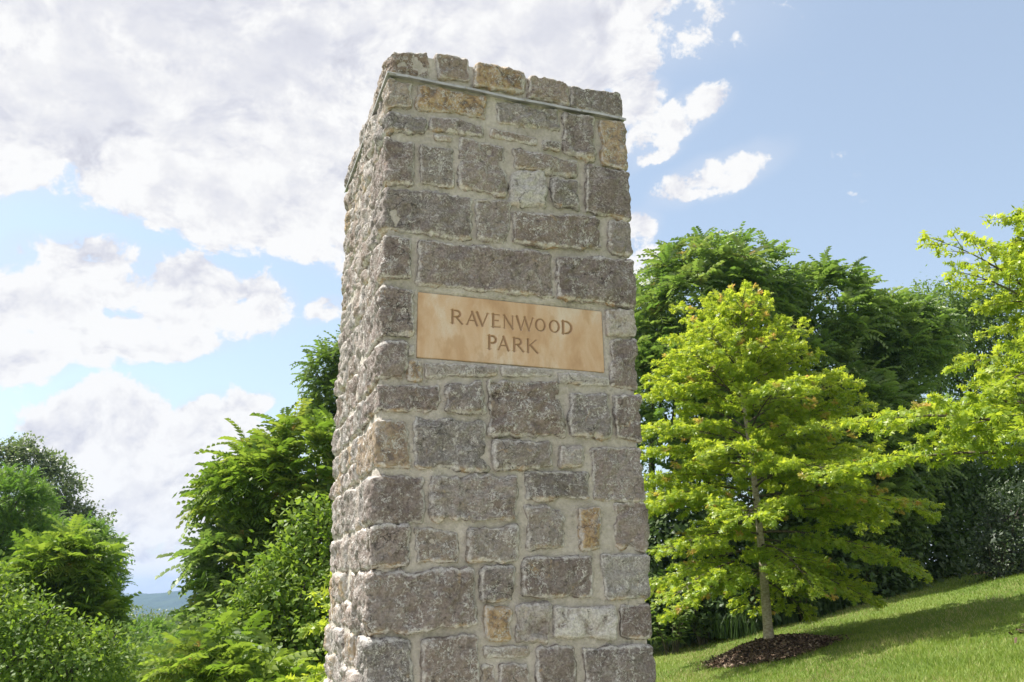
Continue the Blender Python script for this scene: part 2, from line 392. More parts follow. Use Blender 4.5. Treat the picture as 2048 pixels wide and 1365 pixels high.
# worn path of bare soil near the top right edge of the lawn
pa = on_ground(1850, 21.5)[:2]; pb = on_ground(1985, 19.2)[:2]
def segd(P, a, b):
    ab = b - a; t_ = np.clip(((P - a) @ ab) / (ab @ ab), 0, 1); return np.linalg.norm(P - a - t_[:, None] * ab, axis=1)
bare = np.clip(1.25 - segd(GP[:, :2], pa, pb) / .55, 0, 1) * np.clip(.6 + vnoise(GP, 1.4, 3) * .9, 0, 1)
def gz2(x, y):
    P = np.stack([np.atleast_1d(x), np.atleast_1d(y), 0 * np.atleast_1d(x)], 1).astype(float)
    return ground_z(P[:, 0], P[:, 1]) + .03 * vnoise(P, .55, 5)
g = link('ground', mesh_np('ground', GP, F, M_GROUND, True, {'bare': bare})); tag(g, 'sloping ground of the park rising to the right', kind='structure')

# unseen concrete drive, invented under the camera to bounce light onto the pillar
def pave_material():
    m_, t, out = new_mat('concrete')
    tc = t.add('ShaderNodeTexCoord'); n1 = t.noise(tc.outputs['Object'], 1.5, 6, .65)
    col = t.ramp(n1, [(.3, (.36, .34, .31)), (.7, (.48, .46, .42))]); principled(t, out, col, .9, t.bump(t.noise(tc.outputs['Object'], 90, 3, .6), .3, .005), .2); return m_
qx = np.linspace(-7, 1.6, 30); qy = np.linspace(-14, 2.2, 50); QX, QY = np.meshgrid(qx, qy, indexing='ij')
QZ = ground_z(QX, QY) + .05
idx = np.arange(QX.size).reshape(QX.shape); F = np.stack([idx[:-1, :-1], idx[1:, :-1], idx[1:, 1:], idx[:-1, 1:]], -1).reshape(-1, 4)
tag(link('bounce_pavement', mesh_np('bounce_pavement', np.stack([QX.ravel(), QY.ravel(), QZ.ravel()], 1), F, pave_material())), 'unseen pale concrete drive added to bounce light', kind='structure')

# far wooded ridge
def hill_material():
    m_, t, out = new_mat('wooded_hill')
    tc = t.add('ShaderNodeTexCoord'); n1 = t.noise(tc.outputs['Object'], .02, 6, .7)
    col = t.ramp(n1, [(.3, (.028, .050, .022)), (.7, (.062, .095, .045))])
    principled(t, out, col, .95, t.bump(n1, 1, 10), .1); return m_
hx = np.arange(-1800, 900, 9.0); hy = np.linspace(0, 1, 26)
HX, HT = np.meshgrid(hx, hy, indexing='ij')
def crest(x):
    X = np.stack([x.ravel() * 1.0, 0 * x.ravel(), 0 * x.ravel()], 1)
    base = EYE + 0 + 9 * np.exp(-((x.ravel() + 560) / 260.) ** 2) + 12 * vnoise(X, .0022, 9)
    return (base + 2.2 * vnoise(X, .06, 2) + 1.3 * vnoise(X, .16, 4)).reshape(x.shape)
HY = 1550 + HT * 420
prof = np.sin(np.clip(HT, 0, 1) * np.pi / 2)
HZ = -56 + (crest(HX) + 56) * prof
PH = np.stack([HX.ravel(), HY.ravel(), HZ.ravel()], 1)
HZ = HZ + ((vnoise(PH, .03, 7) * 3 + vnoise(PH, .09, 8) * 1.5) * np.sin(HT.ravel() * np.pi)).reshape(HZ.shape)
PH[:, 2] = HZ.ravel()
n, m = HX.shape; idx = np.arange(n * m).reshape(n, m)
F = np.stack([idx[:-1, :-1], idx[1:, :-1], idx[1:, 1:], idx[:-1, 1:]], -1).reshape(-1, 4)
h = link('hill', mesh_np('hill', PH, F, hill_material())); tag(h, 'far blue wooded ridge', kind='structure')

# haze
HD = 0.00026
hm, t, out = new_mat('haze_air')
pv = t.add('ShaderNodeVolumePrincipled'); pv.inputs['Color'].default_value = (.42, .62, 1, 1); pv.inputs['Density'].default_value = HD
pv.inputs['Anisotropy'].default_value = 0.2
t.l.new(pv.outputs[0], out.inputs['Volume'])
hb = np.array([[x, y, z] for x in (-2700, 2700) for y in (-400, 3700) for z in (-58, 48)], float)
HF = np.array([[0, 1, 3, 2], [4, 6, 7, 5], [0, 4, 5, 1], [2, 3, 7, 6], [0, 2, 6, 4], [1, 5, 7, 3]])
hz_o = link('haze', mesh_np('haze', hb, HF, hm, False)); tag(hz_o, kind='stuff')

# ================================================================== STONE PILLAR
YAW = 0.3434; CX, CY = -0.4579, 2.8032; PD = 1.0404; PW = 1.0
A3 = np.array([math.cos(YAW), math.sin(YAW), 0]); B3 = np.array([-math.sin(YAW), math.cos(YAW), 0])
base_z = float(ground_z(CX + .4, CY + .6)) - .05
pillar = empty('stone_pillar', (CX, CY, base_z), YAW, label='tall square rubble stone gate pillar with tan carved name plaque', cat='pillar', kind='thing')
ORG = np.array([CX, CY, base_z])
def uv(px, py):
    """photo pixel -> (u, v) on the pillar's front plane, metres from its left edge and base"""
    d = ray(px, py); t_ = ((ORG - np.array([0, 0, EYE])) @ B3) / (d @ B3)
    P = np.array([0, 0, EYE]) + d * t_ - ORG
    return np.array([P @ A3, P[2]])
def c1(x, y): return uv(640 + x / 3.012, 80 + y / 3.012)
def c2(x, y): return uv(640 + x / 3.012, 480 + y / 3.012)
def c3(x, y): return uv(640 + x / 2.935, 900 + y / 2.935)
def c0(x, y): return uv(x, y)
# fn, [TL TR BR BL], corner ('L','R',''), ochre, pale, tone
ST = [
 (c1, (405,62, 648,72, 668,238, 428,200), 'L', .25, .0, .5), (c1, (700,88, 892,115, 905,255, 712,225), '', .2, .1, .4),
 (c1, (940,140, 1220,190, 1222,312, 935,275), '', .85, 0, .4), (c1, (1258,205, 1480,265, 1495,385, 1250,355), '', .25, .15, .4),
 (c1, (1510,275, 1812,320, 1820,470, 1515,405), 'R', .1, 0, .35),
 (c1, (428,235, 545,260, 548,405, 425,410), 'L', .4, .2, .5), (c1, (600,270, 1010,335, 1005,470, 592,410), '', .95, 0, .6),
 (c1, (1068,355, 1435,420, 1438,555, 1075,495), '', .05, .1, .55), (c1, (1478,440, 1640,480, 1655,718, 1478,680), '', .0, .1, .35),
 (c1, (1690,485, 1828,510, 1838,785, 1702,745), 'R', .9, .1, .5),
 (c1, (432,450, 638,475, 635,568, 430,560), 'L', 0, .1, .4), (c1, (672,458, 985,510, 980,578, 668,535), '', 0, .1, .5),
 (c1, (690,565, 795,590, 790,612, 700,597), '', .4, .3, .5), (c1, (1040,530, 1308,592, 1308,632, 1030,576), '', .2, .2, .5),
 (c1, (1345,605, 1448,625, 1448,680, 1350,650), '', .1, 0, .1),
 (c1, (412,592, 560,615, 560,870, 405,860), 'L', 0, 0, .45), (c1, (605,632, 795,650, 800,890, 605,860), '', .1, .05, .4),
 (c1, (855,598, 1110,640, 1120,935, 842,890), '', .05, .15, .55), (c1, (1172,655, 1552,735, 1548,820, 1172,760), '', .15, .1, .4),
 (c1, (1165,790, 1345,800, 1350,1000, 1165,985), '', 0, .75, .4), (c1, (1402,840, 1540,850, 1572,1020, 1405,995), '', .05, .1, .35),
 (c1, (1608,750, 1848,805, 1858,1082, 1605,1035), 'R', 0, .05, .3),
 (c1, (405,880, 905,945, 905,1190, 400,1130), 'L', 0, .05, .45), (c1, (945,948, 1140,975, 1145,1218, 955,1195), '', .1, .15, .55),
 (c1, (1170,1040, 1690,1080, 1690,1270, 1165,1215), '', .1, .05, .4), (c1, (1740,1088, 1858,1100, 1862,1300, 1745,1280), 'R', .1, .1, .45),
 (c2, (398,-28, 550,0, 540,232, 388,225), 'L', 0, 0, .45), (c2, (605,5, 1395,85, 1410,352, 600,262), '', .0, .08, .55),
 (c2, (1432,100, 1875,125, 1885,408, 1440,355), 'R', 0, .05, .3),
 (c2, (365,290, 562,305, 546,572, 352,572), 'L', 0, .05, .5), (c2, (365,620, 525,622, 510,835, 355,830), 'L', 0, .05, .35),
 (c2, (535,630, 570,632, 570,690, 535,690), '', 0, .6, .7), (c2, (535,728, 608,730, 615,845, 530,840), '', .8, .1, .4),
 (c2, (632,740, 1070,765, 1070,810, 635,828), '', .1, .25, .45), (c2, (1095,760, 1405,785, 1400,822, 1095,814), '', .1, .3, .55),
 (c2, (1432,795, 1740,830, 1742,874, 1440,867), '', .1, .45, .6), (c2, (1730,425, 1890,432, 1895,578, 1735,572), 'R', .3, .45, .6),
 (c2, (1755,592, 1898,600, 1910,900, 1765,885), 'R', 0, .05, .4),
 (c2, (340,870, 722,880, 722,1035, 345,1028), 'L', 0, .05, .4), (c2, (762,860, 975,865, 978,1048, 760,1025), '', .0, .1, .5),
 (c2, (1012,848, 1435,848, 1482,1190, 1028,1170), '', .08, .05, .4), (c2, (1510,920, 1735,930, 1748,1175, 1518,1178), '', 0, .08, .5),
 (c2, (1778,935, 1912,940, 1920,1210, 1790,1190), 'R', 0, .05, .4),
 (c0, (750,840, 814,845, 818,935, 745,933), 'L', .5, .05, .3), (c0, (829,836, 969,842, 974,937, 831,937), '', 0, .08, .45),
 (c0, (989,884, 1103,884, 1104,935, 991,936), '', .1, .08, .35), (c0, (1120,892, 1167,893, 1167,933, 1121,932), '', .1, .35, .5),
 (c0, (1183,895, 1282,896, 1285,1001, 1189,1002), 'R', 0, .15, .6),
 (c3, (335,155, 605,152, 612,430, 318,425), 'L', 0, .05, .35), (c3, (660,155, 1150,155, 1160,415, 672,415), '', .05, .25, .4),
 (c3, (1200,120, 1575,140, 1578,295, 1215,285), '', .05, .05, .25), (c3, (1215,345, 1420,348, 1438,560, 1230,580), '', .1, .2, .3),
 (c3, (1525,335, 1640,335, 1655,590, 1535,590), '', 1, 0, .6), (c3, (1738,318, 1895,318, 1908,588, 1732,572), 'R', .1, .15, .4),
 (c3, (318,455, 520,455, 520,680, 305,692), 'L', .05, .1, .4), (c3, (568,460, 812,485, 818,660, 570,655), '', .2, .1, .4),
 (c3, (875,460, 1158,458, 1165,655, 870,650), '', .15, .15, .4), (c3, (945,690, 1140,690, 1135,890, 955,888), '', 0, .1, .3),
 (c3, (1200,640, 1600,628, 1595,865, 1190,860), '', 0, .05, .25), (c3, (1655,620, 1920,612, 1928,878, 1690,875), 'R', 0, .3, .4),
 (c3, (305,720, 905,705, 925,1020, 290,1085), 'L', .05, .08, .4), (c3, (970,925, 1115,928, 1120,1115, 985,1115), '', .95, 0, .6),
 (c3, (1160,920, 1355,918, 1358,1120, 1155,1125), '', .05, .45, .4), (c3, (1380,925, 1735,925, 1740,1105, 1375,1105), '', .05, .85, .6),
 (c3, (1768,910, 1935,910, 1942,1110, 1770,1100), 'R', 0, 0, .35),
 (c3, (292,1120, 530,1130, 535,1425, 285,1425), 'L', 0, .05, .35), (c3, (605,1105, 925,1090, 935,1460, 610,1460), '', .1, .1, .3),
 (c3, (970,1160, 1235,1160, 1230,1215, 975,1215), '', .3, .2, .4), (c3, (945,1265, 1030,1265, 1035,1425, 940,1425), '', .3, .2, .4),
 (c3, (1060,1265, 1230,1260, 1230,1425, 1055,1425), '', .1, .1, .4), (c3, (1285,1160, 1495,1160, 1515,1460, 1290,1460), '', .05, .1, .3),
 (c3, (1545,1165, 1950,1155, 1955,1420, 1570,1420), 'R', 0, .08, .3),
]
stones = []   # dicts: front quad in (u,v)
for fn, q, cor, oc, pa_, tn in ST:
    Q = np.array([fn(q[i], q[i + 1]) for i in (0, 2, 4, 6)])     # TL TR BR BL
    ex_ = .0015; Q += np.array([[-ex_, ex_], [ex_, ex_], [ex_, -ex_], [-ex_, -ex_]])
    if cor == 'L': Q[0, 0] = Q[3, 0] = 0
    if cor == 'R': Q[1, 0] = Q[2, 0] = PW
    stones.append(dict(Q=Q, cor=cor, c=(oc, pa_, tn)))
# courses below the frame, down to the ground
zb = min(s['Q'][:, 1].min() for s in stones) - .02
z = zb
rr = random.Random(4)
while z > .02:
    hh = min(rr.uniform(.14, .26), z); 
    if z - hh < .10: hh = z
    u = 0; first = True
    while u < PW - .01:
        ww = rr.uniform(.13, .36)
        if PW - u - ww < .12: ww = PW - u
        x0 = u + (0 if first else .012); x1 = u + ww - (.012 if u + ww < PW - .01 else 0)
        cor = 'L' if first else ('R' if u + ww > PW - .01 else '')
        stones.append(dict(Q=np.array([[x0, z - .012], [x1, z - .012], [x1, z - hh + .012], [x0, z - hh + .012]]), cor=cor,
                           c=(rr.choice([0, .05, .1, .1, .8]), rr.choice([.05, .1, .3]), rr.uniform(.25, .6))))
        u += ww; first = False
    z -= hh
top_z = max(s['Q'][:, 1].max() for s in stones)
strap_z = uv(780, 152)[1]

PROT = 0.0
def stone_mesh(box, warpQ=None, expose=('F',), res=.0065, seed=0, rough=1.0, top=False):
    """box: x0,x1,y0,y1,z0,z1 in pillar space; returns mesh centred on its own middle plus that middle"""
    x0, x1, y0, y1, z0, z1 = box
    c = np.array([(x0 + x1) / 2, (y0 + y1) / 2, (z0 + z1) / 2]); hd = np.array([x1 - x0, y1 - y0, z1 - z0]) / 2
    deepn = max(2, int(min(2 * hd[1], .09) / res)) if 'L' not in expose and 'R' not in expose else int(2 * hd[1] / res)
    if 'F' in expose: nx = max(3, int(2 * hd[0] / res))
    else: nx = max(2, int(min(2 * hd[0], .09) / res))
    if 'F' not in expose: deepn = max(3, int(2 * hd[1] / res))
    nz = max(3, int(2 * hd[2] / res)); nn = (nx, deepn, nz)
    Vs = []; Fs = []; off = 0
    for ax in range(3):
        for sg in (-1, 1):
            if ax == 1 and sg == 1 and 'B' not in expose: continue
            if ax == 0 and sg == 1 and 'R' not in expose and 'F' not in expose: continue
            if ax == 0 and sg == -1 and 'L' not in expose and 'F' not in expose: continue
            i, j = [k for k in range(3) if k != ax]
            ui = np.linspace(-1, 1, nn[i] + 1); uj = np.linspace(-1, 1, nn[j] + 1)
            I, J = np.meshgrid(ui, uj, indexing='ij')
            P = np.zeros((I.size, 3)); P[:, ax] = sg; P[:, i] = I.ravel(); P[:, j] = J.ravel()
            idx = np.arange(I.size).reshape(I.shape)
            f = np.stack([idx[:-1, :-1], idx[1:, :-1], idx[1:, 1:], idx[:-1, 1:]], -1).reshape(-1, 4)
            flip = (sg > 0) if ax == 1 else (sg < 0)
            if flip: f = f[:, ::-1]
            Vs.append(P); Fs.append(f + off); off += len(P)
    V = np.concatenate(Vs); F = np.concatenate(Fs)
    key, inv = np.unique(np.round(V * 20000).astype(np.int64), axis=0, return_inverse=True)
    inv = inv.ravel(); firsti = np.zeros(len(key), int); firsti[inv] = np.arange(len(V)); V = V[firsti]; F = inv[F]
    P = V * hd
    r = min(.010, hd.min() * .4)
    q = np.clip(P, -(hd - r), hd - r); d = P - q; dl = np.linalg.norm(d, axis=1, keepdims=True)
    d = d / np.maximum(dl, 1e-9); P = q + d * r
    W_ = P + c
    so_ = np.array([seed * 3.7, seed * 1.3, seed * 7.1]); N = W_ + so_
    # rim distance on the exposed face(s)
    m0 = hd[None] - np.abs(V * hd)
    rim = np.full(len(V), .2)
    mf = np.where(np.abs(V[:, 1] + 1) < 1e-6, np.minimum(m0[:, 0], m0[:, 2]), .2) if 'F' in expose else rim
    if 'L' in expose or 'R' in expose:
        ex = np.abs(np.abs(V[:, 0]) - 1) < 1e-6
        ms = np.where(ex, np.minimum(m0[:, 1] if True else 1, m0[:, 2]), .2)
        if 'F' in expose:   # arris between two exposed faces is not a joint
            sgn = -1 if 'L' in expose else 1
            nearar = (V[:, 0] * sgn > 0)
            mf = np.where(np.abs(V[:, 1] + 1) < 1e-6, np.minimum(np.where(nearar, .2, m0[:, 0]), m0[:, 2]), .2)
            ms = np.where(ex & (V[:, 0] * sgn > 0), np.minimum(np.where(V[:, 1] < 0, .2, m0[:, 1]), m0[:, 2]), .2)
        rim = np.minimum(mf, ms)
    else: rim = mf
    low = (V[:, 2] + 1) * hd[2]
    rim = np.where(rim > .19, .007, rim)
    # keep only the skin near the exposed faces
    near = np.full(len(V), 9.)
    if 'F' in expose: near = np.minimum(near, (V[:, 1] + 1) * hd[1])
    if 'L' in expose: near = np.minimum(near, (V[:, 0] + 1) * hd[0])
    if 'R' in expose: near = np.minimum(near, (1 - V[:, 0]) * hd[0])
    if 'B' in expose: near = np.minimum(near, (1 - V[:, 1]) * hd[1])
    if not top: F = F[near[F].min(1) < .034]
    # outline wander
    wob = np.stack([fbm(N, 11, 3, 1), fbm(N, 11, 3, 2), fbm(N, 11, 3, 3)], 1) * .0085 + np.stack([vnoise(N, 38, 5), vnoise(N, 38, 6), vnoise(N, 38, 7)], 1) * .0030
    edge = np.clip(np.abs(V).max(1), 0, 1)[:, None]
    P2 = P + wob * rough
    # rock face relief along the local normal
    pil = np.clip(rim / .022, 0, 1); pil = 1 - (1 - pil) ** 2
    n1 = fbm(N, 7, 3, 11); rd = 1 - np.abs(fbm(N, 16, 4, 21, .55)) * 2.2; fn_ = fbm(N, 55, 3, 31, .6)
    stp = np.floor(fbm(N, 13, 3, 41) * 3.2) / 3.2
    disp = .005 * pil + .010 * n1 + .0085 * (rd - .5) + .0058 * fn_ + .010 * stp * pil
    P2 = P2 + d * (disp * rough)[:, None]
    if warpQ is not None:
        s = (P2[:, 0] + hd[0]) / (2 * hd[0]); t_ = (P2[:, 2] + hd[2]) / (2 * hd[2])
        s_ = np.clip(s, 0, 1); tt = np.clip(t_, 0, 1)
        TL, TR, BR, BL = warpQ
        bi = (1 - s_)[:, None] * (1 - tt)[:, None] * BL + s_[:, None] * (1 - tt)[:, None] * BR + (1 - s_)[:, None] * tt[:, None] * TL + s_[:, None] * tt[:, None] * TR
        sx = (s - s_) * 2 * hd[0]; sz = (t_ - tt) * 2 * hd[2]
        P2[:, 0] = bi[:, 0] + sx - c[0]; P2[:, 2] = bi[:, 1] + sz - c[2]
    if 'F' not in expose: P2[:, 0] += .006 * fbm(N * np.array([1, 1, .28]), 30, 3, 61)
    return mesh_np('stone', P2, F, M_STONE, True, {'rim': rim, 'low': low}), c
nstone = 0; tri = 0
def add_stone(box, Q, expose, col, seed, rough=1.0, top=False):
    global nstone
    me, c = stone_mesh(box, Q, expose, res=.0068 if 'F' in expose else (.008 if 'L' in expose else .014), seed=seed, rough=rough, top=top)
    o = link('stone', me, pillar, tuple(c)); o.color = (*col, 1); nstone += 1
    return o
rs = random.Random(21)
lefts = []; rights = []
for k, s in enumerate(stones):
    Q = s['Q']; z0 = (Q[2, 1] + Q[3, 1]) / 2; z1 = (Q[0, 1] + Q[1, 1]) / 2
    x0 = (Q[0, 0] + Q[3, 0]) / 2; x1 = (Q[1, 0] + Q[2, 0]) / 2
    pr = rs.uniform(-.004, .010); small = min(x1 - x0, z1 - z0)
    if small < .035: pr = -.002
    depth = .12
    ex = 'F'
    if s['cor'] == 'L': depth = rs.uniform(.13, .40); ex = 'FL'; lefts.append((z0, z1, depth)); Q = Q.copy(); Q[0, 0] -= .006; Q[3, 0] -= .006
    if s['cor'] == 'R': depth = rs.uniform(.13, .40); ex = 'FR'; rights.append((z0, z1, depth)); Q = Q.copy(); Q[1, 0] += .004; Q[2, 0] += .004
    x0 = (Q[0, 0] + Q[3, 0]) / 2; x1 = (Q[1, 0] + Q[2, 0]) / 2
    add_stone((x0, x1, -pr, depth, z0, z1), Q, tuple(ex), s['c'], k + 1, rs.uniform(.75, 1.35) if small > .05 else .6, k < 5)
# side faces: fill each corner band with rubble
def split(y0, y1, z0, z1, out, r_):
    w_, h_ = y1 - y0, z1 - z0
    if w_ > .30 or (w_ > .17 and w_ > h_ * 1.25 and r_.random() < .8):
        c = y0 + w_ * r_.uniform(.36, .64); split(y0, c, z0, z1, out, r_); split(c, y1, z0, z1, out, r_)
    elif h_ > .19 and r_.random() < .75:
        c = z0 + h_ * r_.uniform(.38, .62); split(y0, y1, z0, c, out, r_); split(y0, y1, c, z1, out, r_)
    else: out.append((y0, y1, z0, z1))
for side, bands in (('L', lefts), ('R', rights)):
    bands = sorted(bands); r_ = random.Random(5 if side == 'L' else 6)
    for i, (z0, z1, dp) in enumerate(bands):
        lo = (bands[i - 1][1] + z0) / 2 if i else z0 - .01
        hi = (bands[i + 1][0] + z1) / 2 if i < len(bands) - 1 else z1 + .012
        cells = []; split(dp + .012, PD, lo, hi, cells, r_)
        for (a, b, c_, d_) in cells:
            g_ = .007
            topc = r_.uniform(-.035, .012) if i == len(bands) - 1 else 0
            pr = r_.uniform(-.004, .010)
            yb = b - g_ if b < PD - .01 else PD
            if side == 'L': box = (-pr, .12, a + g_, yb, c_ + g_, d_ - g_ + topc)
            else: box = (PW - .12, PW + pr, a + g_, yb, c_ + g_, d_ - g_ + topc)
            add_stone(box, None, (side, 'B') if yb == PD else (side,), (r_.choice([0, .0, .05, .1, .1, .15, .2, .8]), r_.choice([0, .05, .1, .3]), r_.uniform(.45, .9)), 200 + nstone, 1.1, i == len(bands) - 1)
# mortar core with faces
def sheet(fn, nu, nv):
    U, V = np.meshgrid(np.linspace(0, 1, nu), np.linspace(0, 1, nv), indexing='ij')
    idx = np.arange(nu * nv).reshape(nu, nv)
    F = np.stack([idx[:-1, :-1], idx[1:, :-1], idx[1:, 1:], idx[:-1, 1:]], -1).reshape(-1, 4)
    return fn(U.ravel(), V.ravel()), F
_q = np.array([uv(837.5, 581.5), uv(1206.5, 621), uv(1212.5, 744), uv(835.5, 712.5)])
PLQ = (_q[:, 0].min() + .001, _q[:, 0].max() - .001, _q[:, 1].min() + .001, _q[:, 1].max() + .004)
ins = .013; zt = top_z - .028
per = [(ins, ins), (PW - ins, ins), (PW - ins, PD - ins), (ins, PD - ins)]
Vs = []; Fs = []; off = 0
for k in range(4):
    p0 = np.array(per[k]); p1 = np.array(per[(k + 1) % 4]); nrm = unit(np.array([(p1 - p0)[1], -(p1 - p0)[0]]))
    V_, F_ = sheet(lambda u, v: np.stack([p0[0] + (p1[0] - p0[0]) * u, p0[1] + (p1[1] - p0[1]) * u, v * zt], 1), 110 if k == 0 else 50, 300 if k == 0 else 150)
    dd = .007 * fbm(V_, 9, 3, 3) + .0035 * fbm(V_, 42, 2, 4)
    if k == 3: dd = dd * .6 + .007
    eh = np.linalg.norm(V_[:, :2] - p0, axis=1); dd = dd * np.clip(np.minimum(eh, np.linalg.norm(p1 - p0) - eh) / .03, 0, 1)
    if k == 0: dd = np.where((V_[:, 0] > PLQ[0]) & (V_[:, 0] < PLQ[1]) & (V_[:, 2] > PLQ[2]) & (V_[:, 2] < PLQ[3]), -.018, dd)
    e_ = np.minimum(1, np.minimum(np.abs(V_[:, 0] - ins) + np.abs(V_[:, 0] - PW + ins) * 0 + 1, 1))
    V_[:, 0] += nrm[0] * dd; V_[:, 1] += nrm[1] * dd
    Vs.append(V_); Fs.append(F_ + off); off += len(V_)
V_, F_ = sheet(lambda u, v: np.stack([ins + (PW - 2 * ins) * u, ins + (PD - 2 * ins) * v, zt + 0 * u], 1), 40, 40)
V_[:, 2] += .01 * fbm(V_, 12, 3, 3); Vs.append(V_); Fs.append(F_ + off)
link('mortar', mesh_np('mortar', np.concatenate(Vs), np.concatenate(Fs), M_MORTAR), pillar)

# flashing strips (thin galvanised angle let into the joint)
def strip(path, outn, hgt=.010, proud=.019, thick=.004):
    """path pts (n,3); angle: vertical lip + horizontal leg going into the wall"""
    prof = [(proud, 0), (proud, -hgt), (proud - thick, -hgt), (proud - thick, -thick), (-.02, -thick), (-.02, 0)]
    n_ = len(path); V = []
    for i, p in enumerate(path):
        o_ = np.array([*outn, 0.0])
        for a, b in prof: V.append(p + o_ * a + np.array([0, 0, b]))
    V = np.array(V); k = len(prof); F = []
    for i in range(n_ - 1):
        for j in range(k): F.append([i * k + j, i * k + (j + 1) % k, (i + 1) * k + (j + 1) % k, (i + 1) * k + j])
    me = mesh_np('flashing_strip', V, [np.array(F), np.array([list(range(k))[::-1], list(range((n_ - 1) * k, n_ * k))])], M_METAL, False)
    return me
sL = uv(779, 149); sR = uv(1247, 240)
us = np.linspace(-.008, PW + .005, 26)
fp = np.array([[u_, .004, sL[1] + (sR[1] - sL[1]) * u_ + .0022 * math.sin(u_ * 9) + .0012 * math.sin(u_ * 23)] for u_ in us])
link('flashing_strip', strip(fp, (0, -1)), pillar)
ys = np.linspace(-.020, PD + .012, 26)[::-1]
fp = np.array([[0, y_, sL[1] - .001 + .0025 * math.sin(y_ * 7)] for y_ in ys])
link('flashing_strip', strip(fp, (-1, 0), .009, .017), pillar)
V_, F_ = tubes([([(.0, 0, 0), (0, -.002, 0), (0, -.0045, 0)], [.0045, .0045, .001])], 8)
rv = mesh_np('rivet', V_, F_, M_METAL)
for u_ in (.07, .30, .55, .80, .97):
    link('rivet', rv, pillar, (u_, -.0155, sL[1] + (sR[1] - sL[1]) * u_ - .005))

# plaque with V-cut letters
pTL, pTR, pBR, pBL = uv(837.5, 581.5), uv(1206.5, 621), uv(1212.5, 744), uv(835.5, 712.5)
p0u, p1u = (pTL[0] + pBL[0]) / 2, (pTR[0] + pBR[0]) / 2; p0v, p1v = (pBL[1] + pBR[1]) / 2, (pTL[1] + pTR[1]) / 2
def arc(cx, cy, rx, ry, a0, a1, n_=14): return [(cx + rx * math.cos(R(a0 + (a1 - a0) * i / n_)), cy + ry * math.sin(R(a0 + (a1 - a0) * i / n_))) for i in range(n_ + 1)]
TH, TN, SF = .205, .125, .07
def st(pts, w0, w1=None, wm=None):     # stroke: polyline, widths at start / end / middle
    return (pts, w0, w0 if w1 is None else w1, wm)
def ser(x, y, l=.13): return st([(x - l, y), (x + l, y)], SF)
GL = {  # unit cap height; x from 0 to width
 'R': (.72, [st([(.12, 0), (.12, 1)], TH), st([(.12, .97), (.34, .97)] + arc(.34, .735, .20, .235, 90, -90) + [(.12, .5)], TN, TN, TH), st([(.32, .5), (.66, .02)], TH * .9), ser(.12, .02), ser(.06, .98, .07), ser(.66, .02, .08)]),
 'A': (.84, [st([(.10, 0), (.43, .98)], TN), st([(.42, 1.0), (.74, 0)], TH), st([(.22, .34), (.64, .34)], TN), ser(.10, .02, .09), ser(.74, .02, .10)]),
 'V': (.84, [st([(.10, 1), (.42, .02)], TH), st([(.42, 0), (.74, 1)], TN), ser(.10, .98, .10), ser(.74, .98, .09)]),
 'E': (.60, [st([(.12, 0), (.12, 1)], TH), st([(.12, .965), (.50, .965)], TN), st([(.12, .52), (.44, .52)], TN), st([(.12, .035), (.54, .035)], TN), ser(.07, .02, .07), ser(.07, .98, .07), st([(.50, .97), (.50, .86)], SF), st([(.54, .03), (.55, .15)], SF), st([(.44, .58), (.44, .46)], SF)]),
 'N': (.86, [st([(.13, 0), (.13, .98)], TN), st([(.12, 1), (.70, 0)], TH), st([(.70, .02), (.70, 1)], TN), ser(.13, .02, .09), ser(.08, .98, .08), ser(.70, .98, .09)]),
 'W': (1.25, [st([(.10, 1), (.36, 0)], TH), st([(.36, 0), (.62, .98)], TN), st([(.61, 1), (.88, 0)], TH), st([(.88, 0), (1.13, 1)], TN), ser(.10, .98, .09), ser(1.13, .98, .09), ser(.60, .98, .06)]),
 'O': (.90, [st(arc(.45, .5, .355, .455, 90, 270), TN, TN, TH), st(arc(.45, .5, .355, .455, 90, -90), TN, TN, TH)]),
 'D': (.86, [st([(.12, 0), (.12, 1)], TH), st([(.12, .965), (.30, .965)] + arc(.30, .5, .42, .465, 90, -90, 18) + [(.12, .035)], TN, TN, TH * 1.05), ser(.06, .02, .07), ser(.06, .98, .07)]),
 'P': (.66, [st([(.12, 0), (.12, 1)], TH), st([(.12, .965), (.32, .965)] + arc(.32, .71, .21, .255, 90, -90) + [(.12, .455)], TN, TN, TH), ser(.12, .02), ser(.06, .98, .07)]),
 'K': (.78, [st([(.12, 0), (.12, 1)], TH), st([(.62, .98), (.16, .46)], TN), st([(.26, .56), (.68, .02)], TH), ser(.12, .02), ser(.12, .98), ser(.62, .98, .08), ser(.70, .02, .08)]),
}
def c8(x, y): return uv(820 + x / 4.876, 560 + y / 4.876)
LINE = [('R', 405, 530), ('A', 552, 682), ('V', 650, 785), ('E', 805, 898), ('N', 915, 1036), ('W', 1040, 1228), ('O', 1230, 1340), ('O', 1366, 1476), ('D', 1490, 1606)]
LINE2 = [('P', 766, 870), ('A', 862, 986), ('R', 1010, 1126), ('K', 1146, 1270)]
letters = []
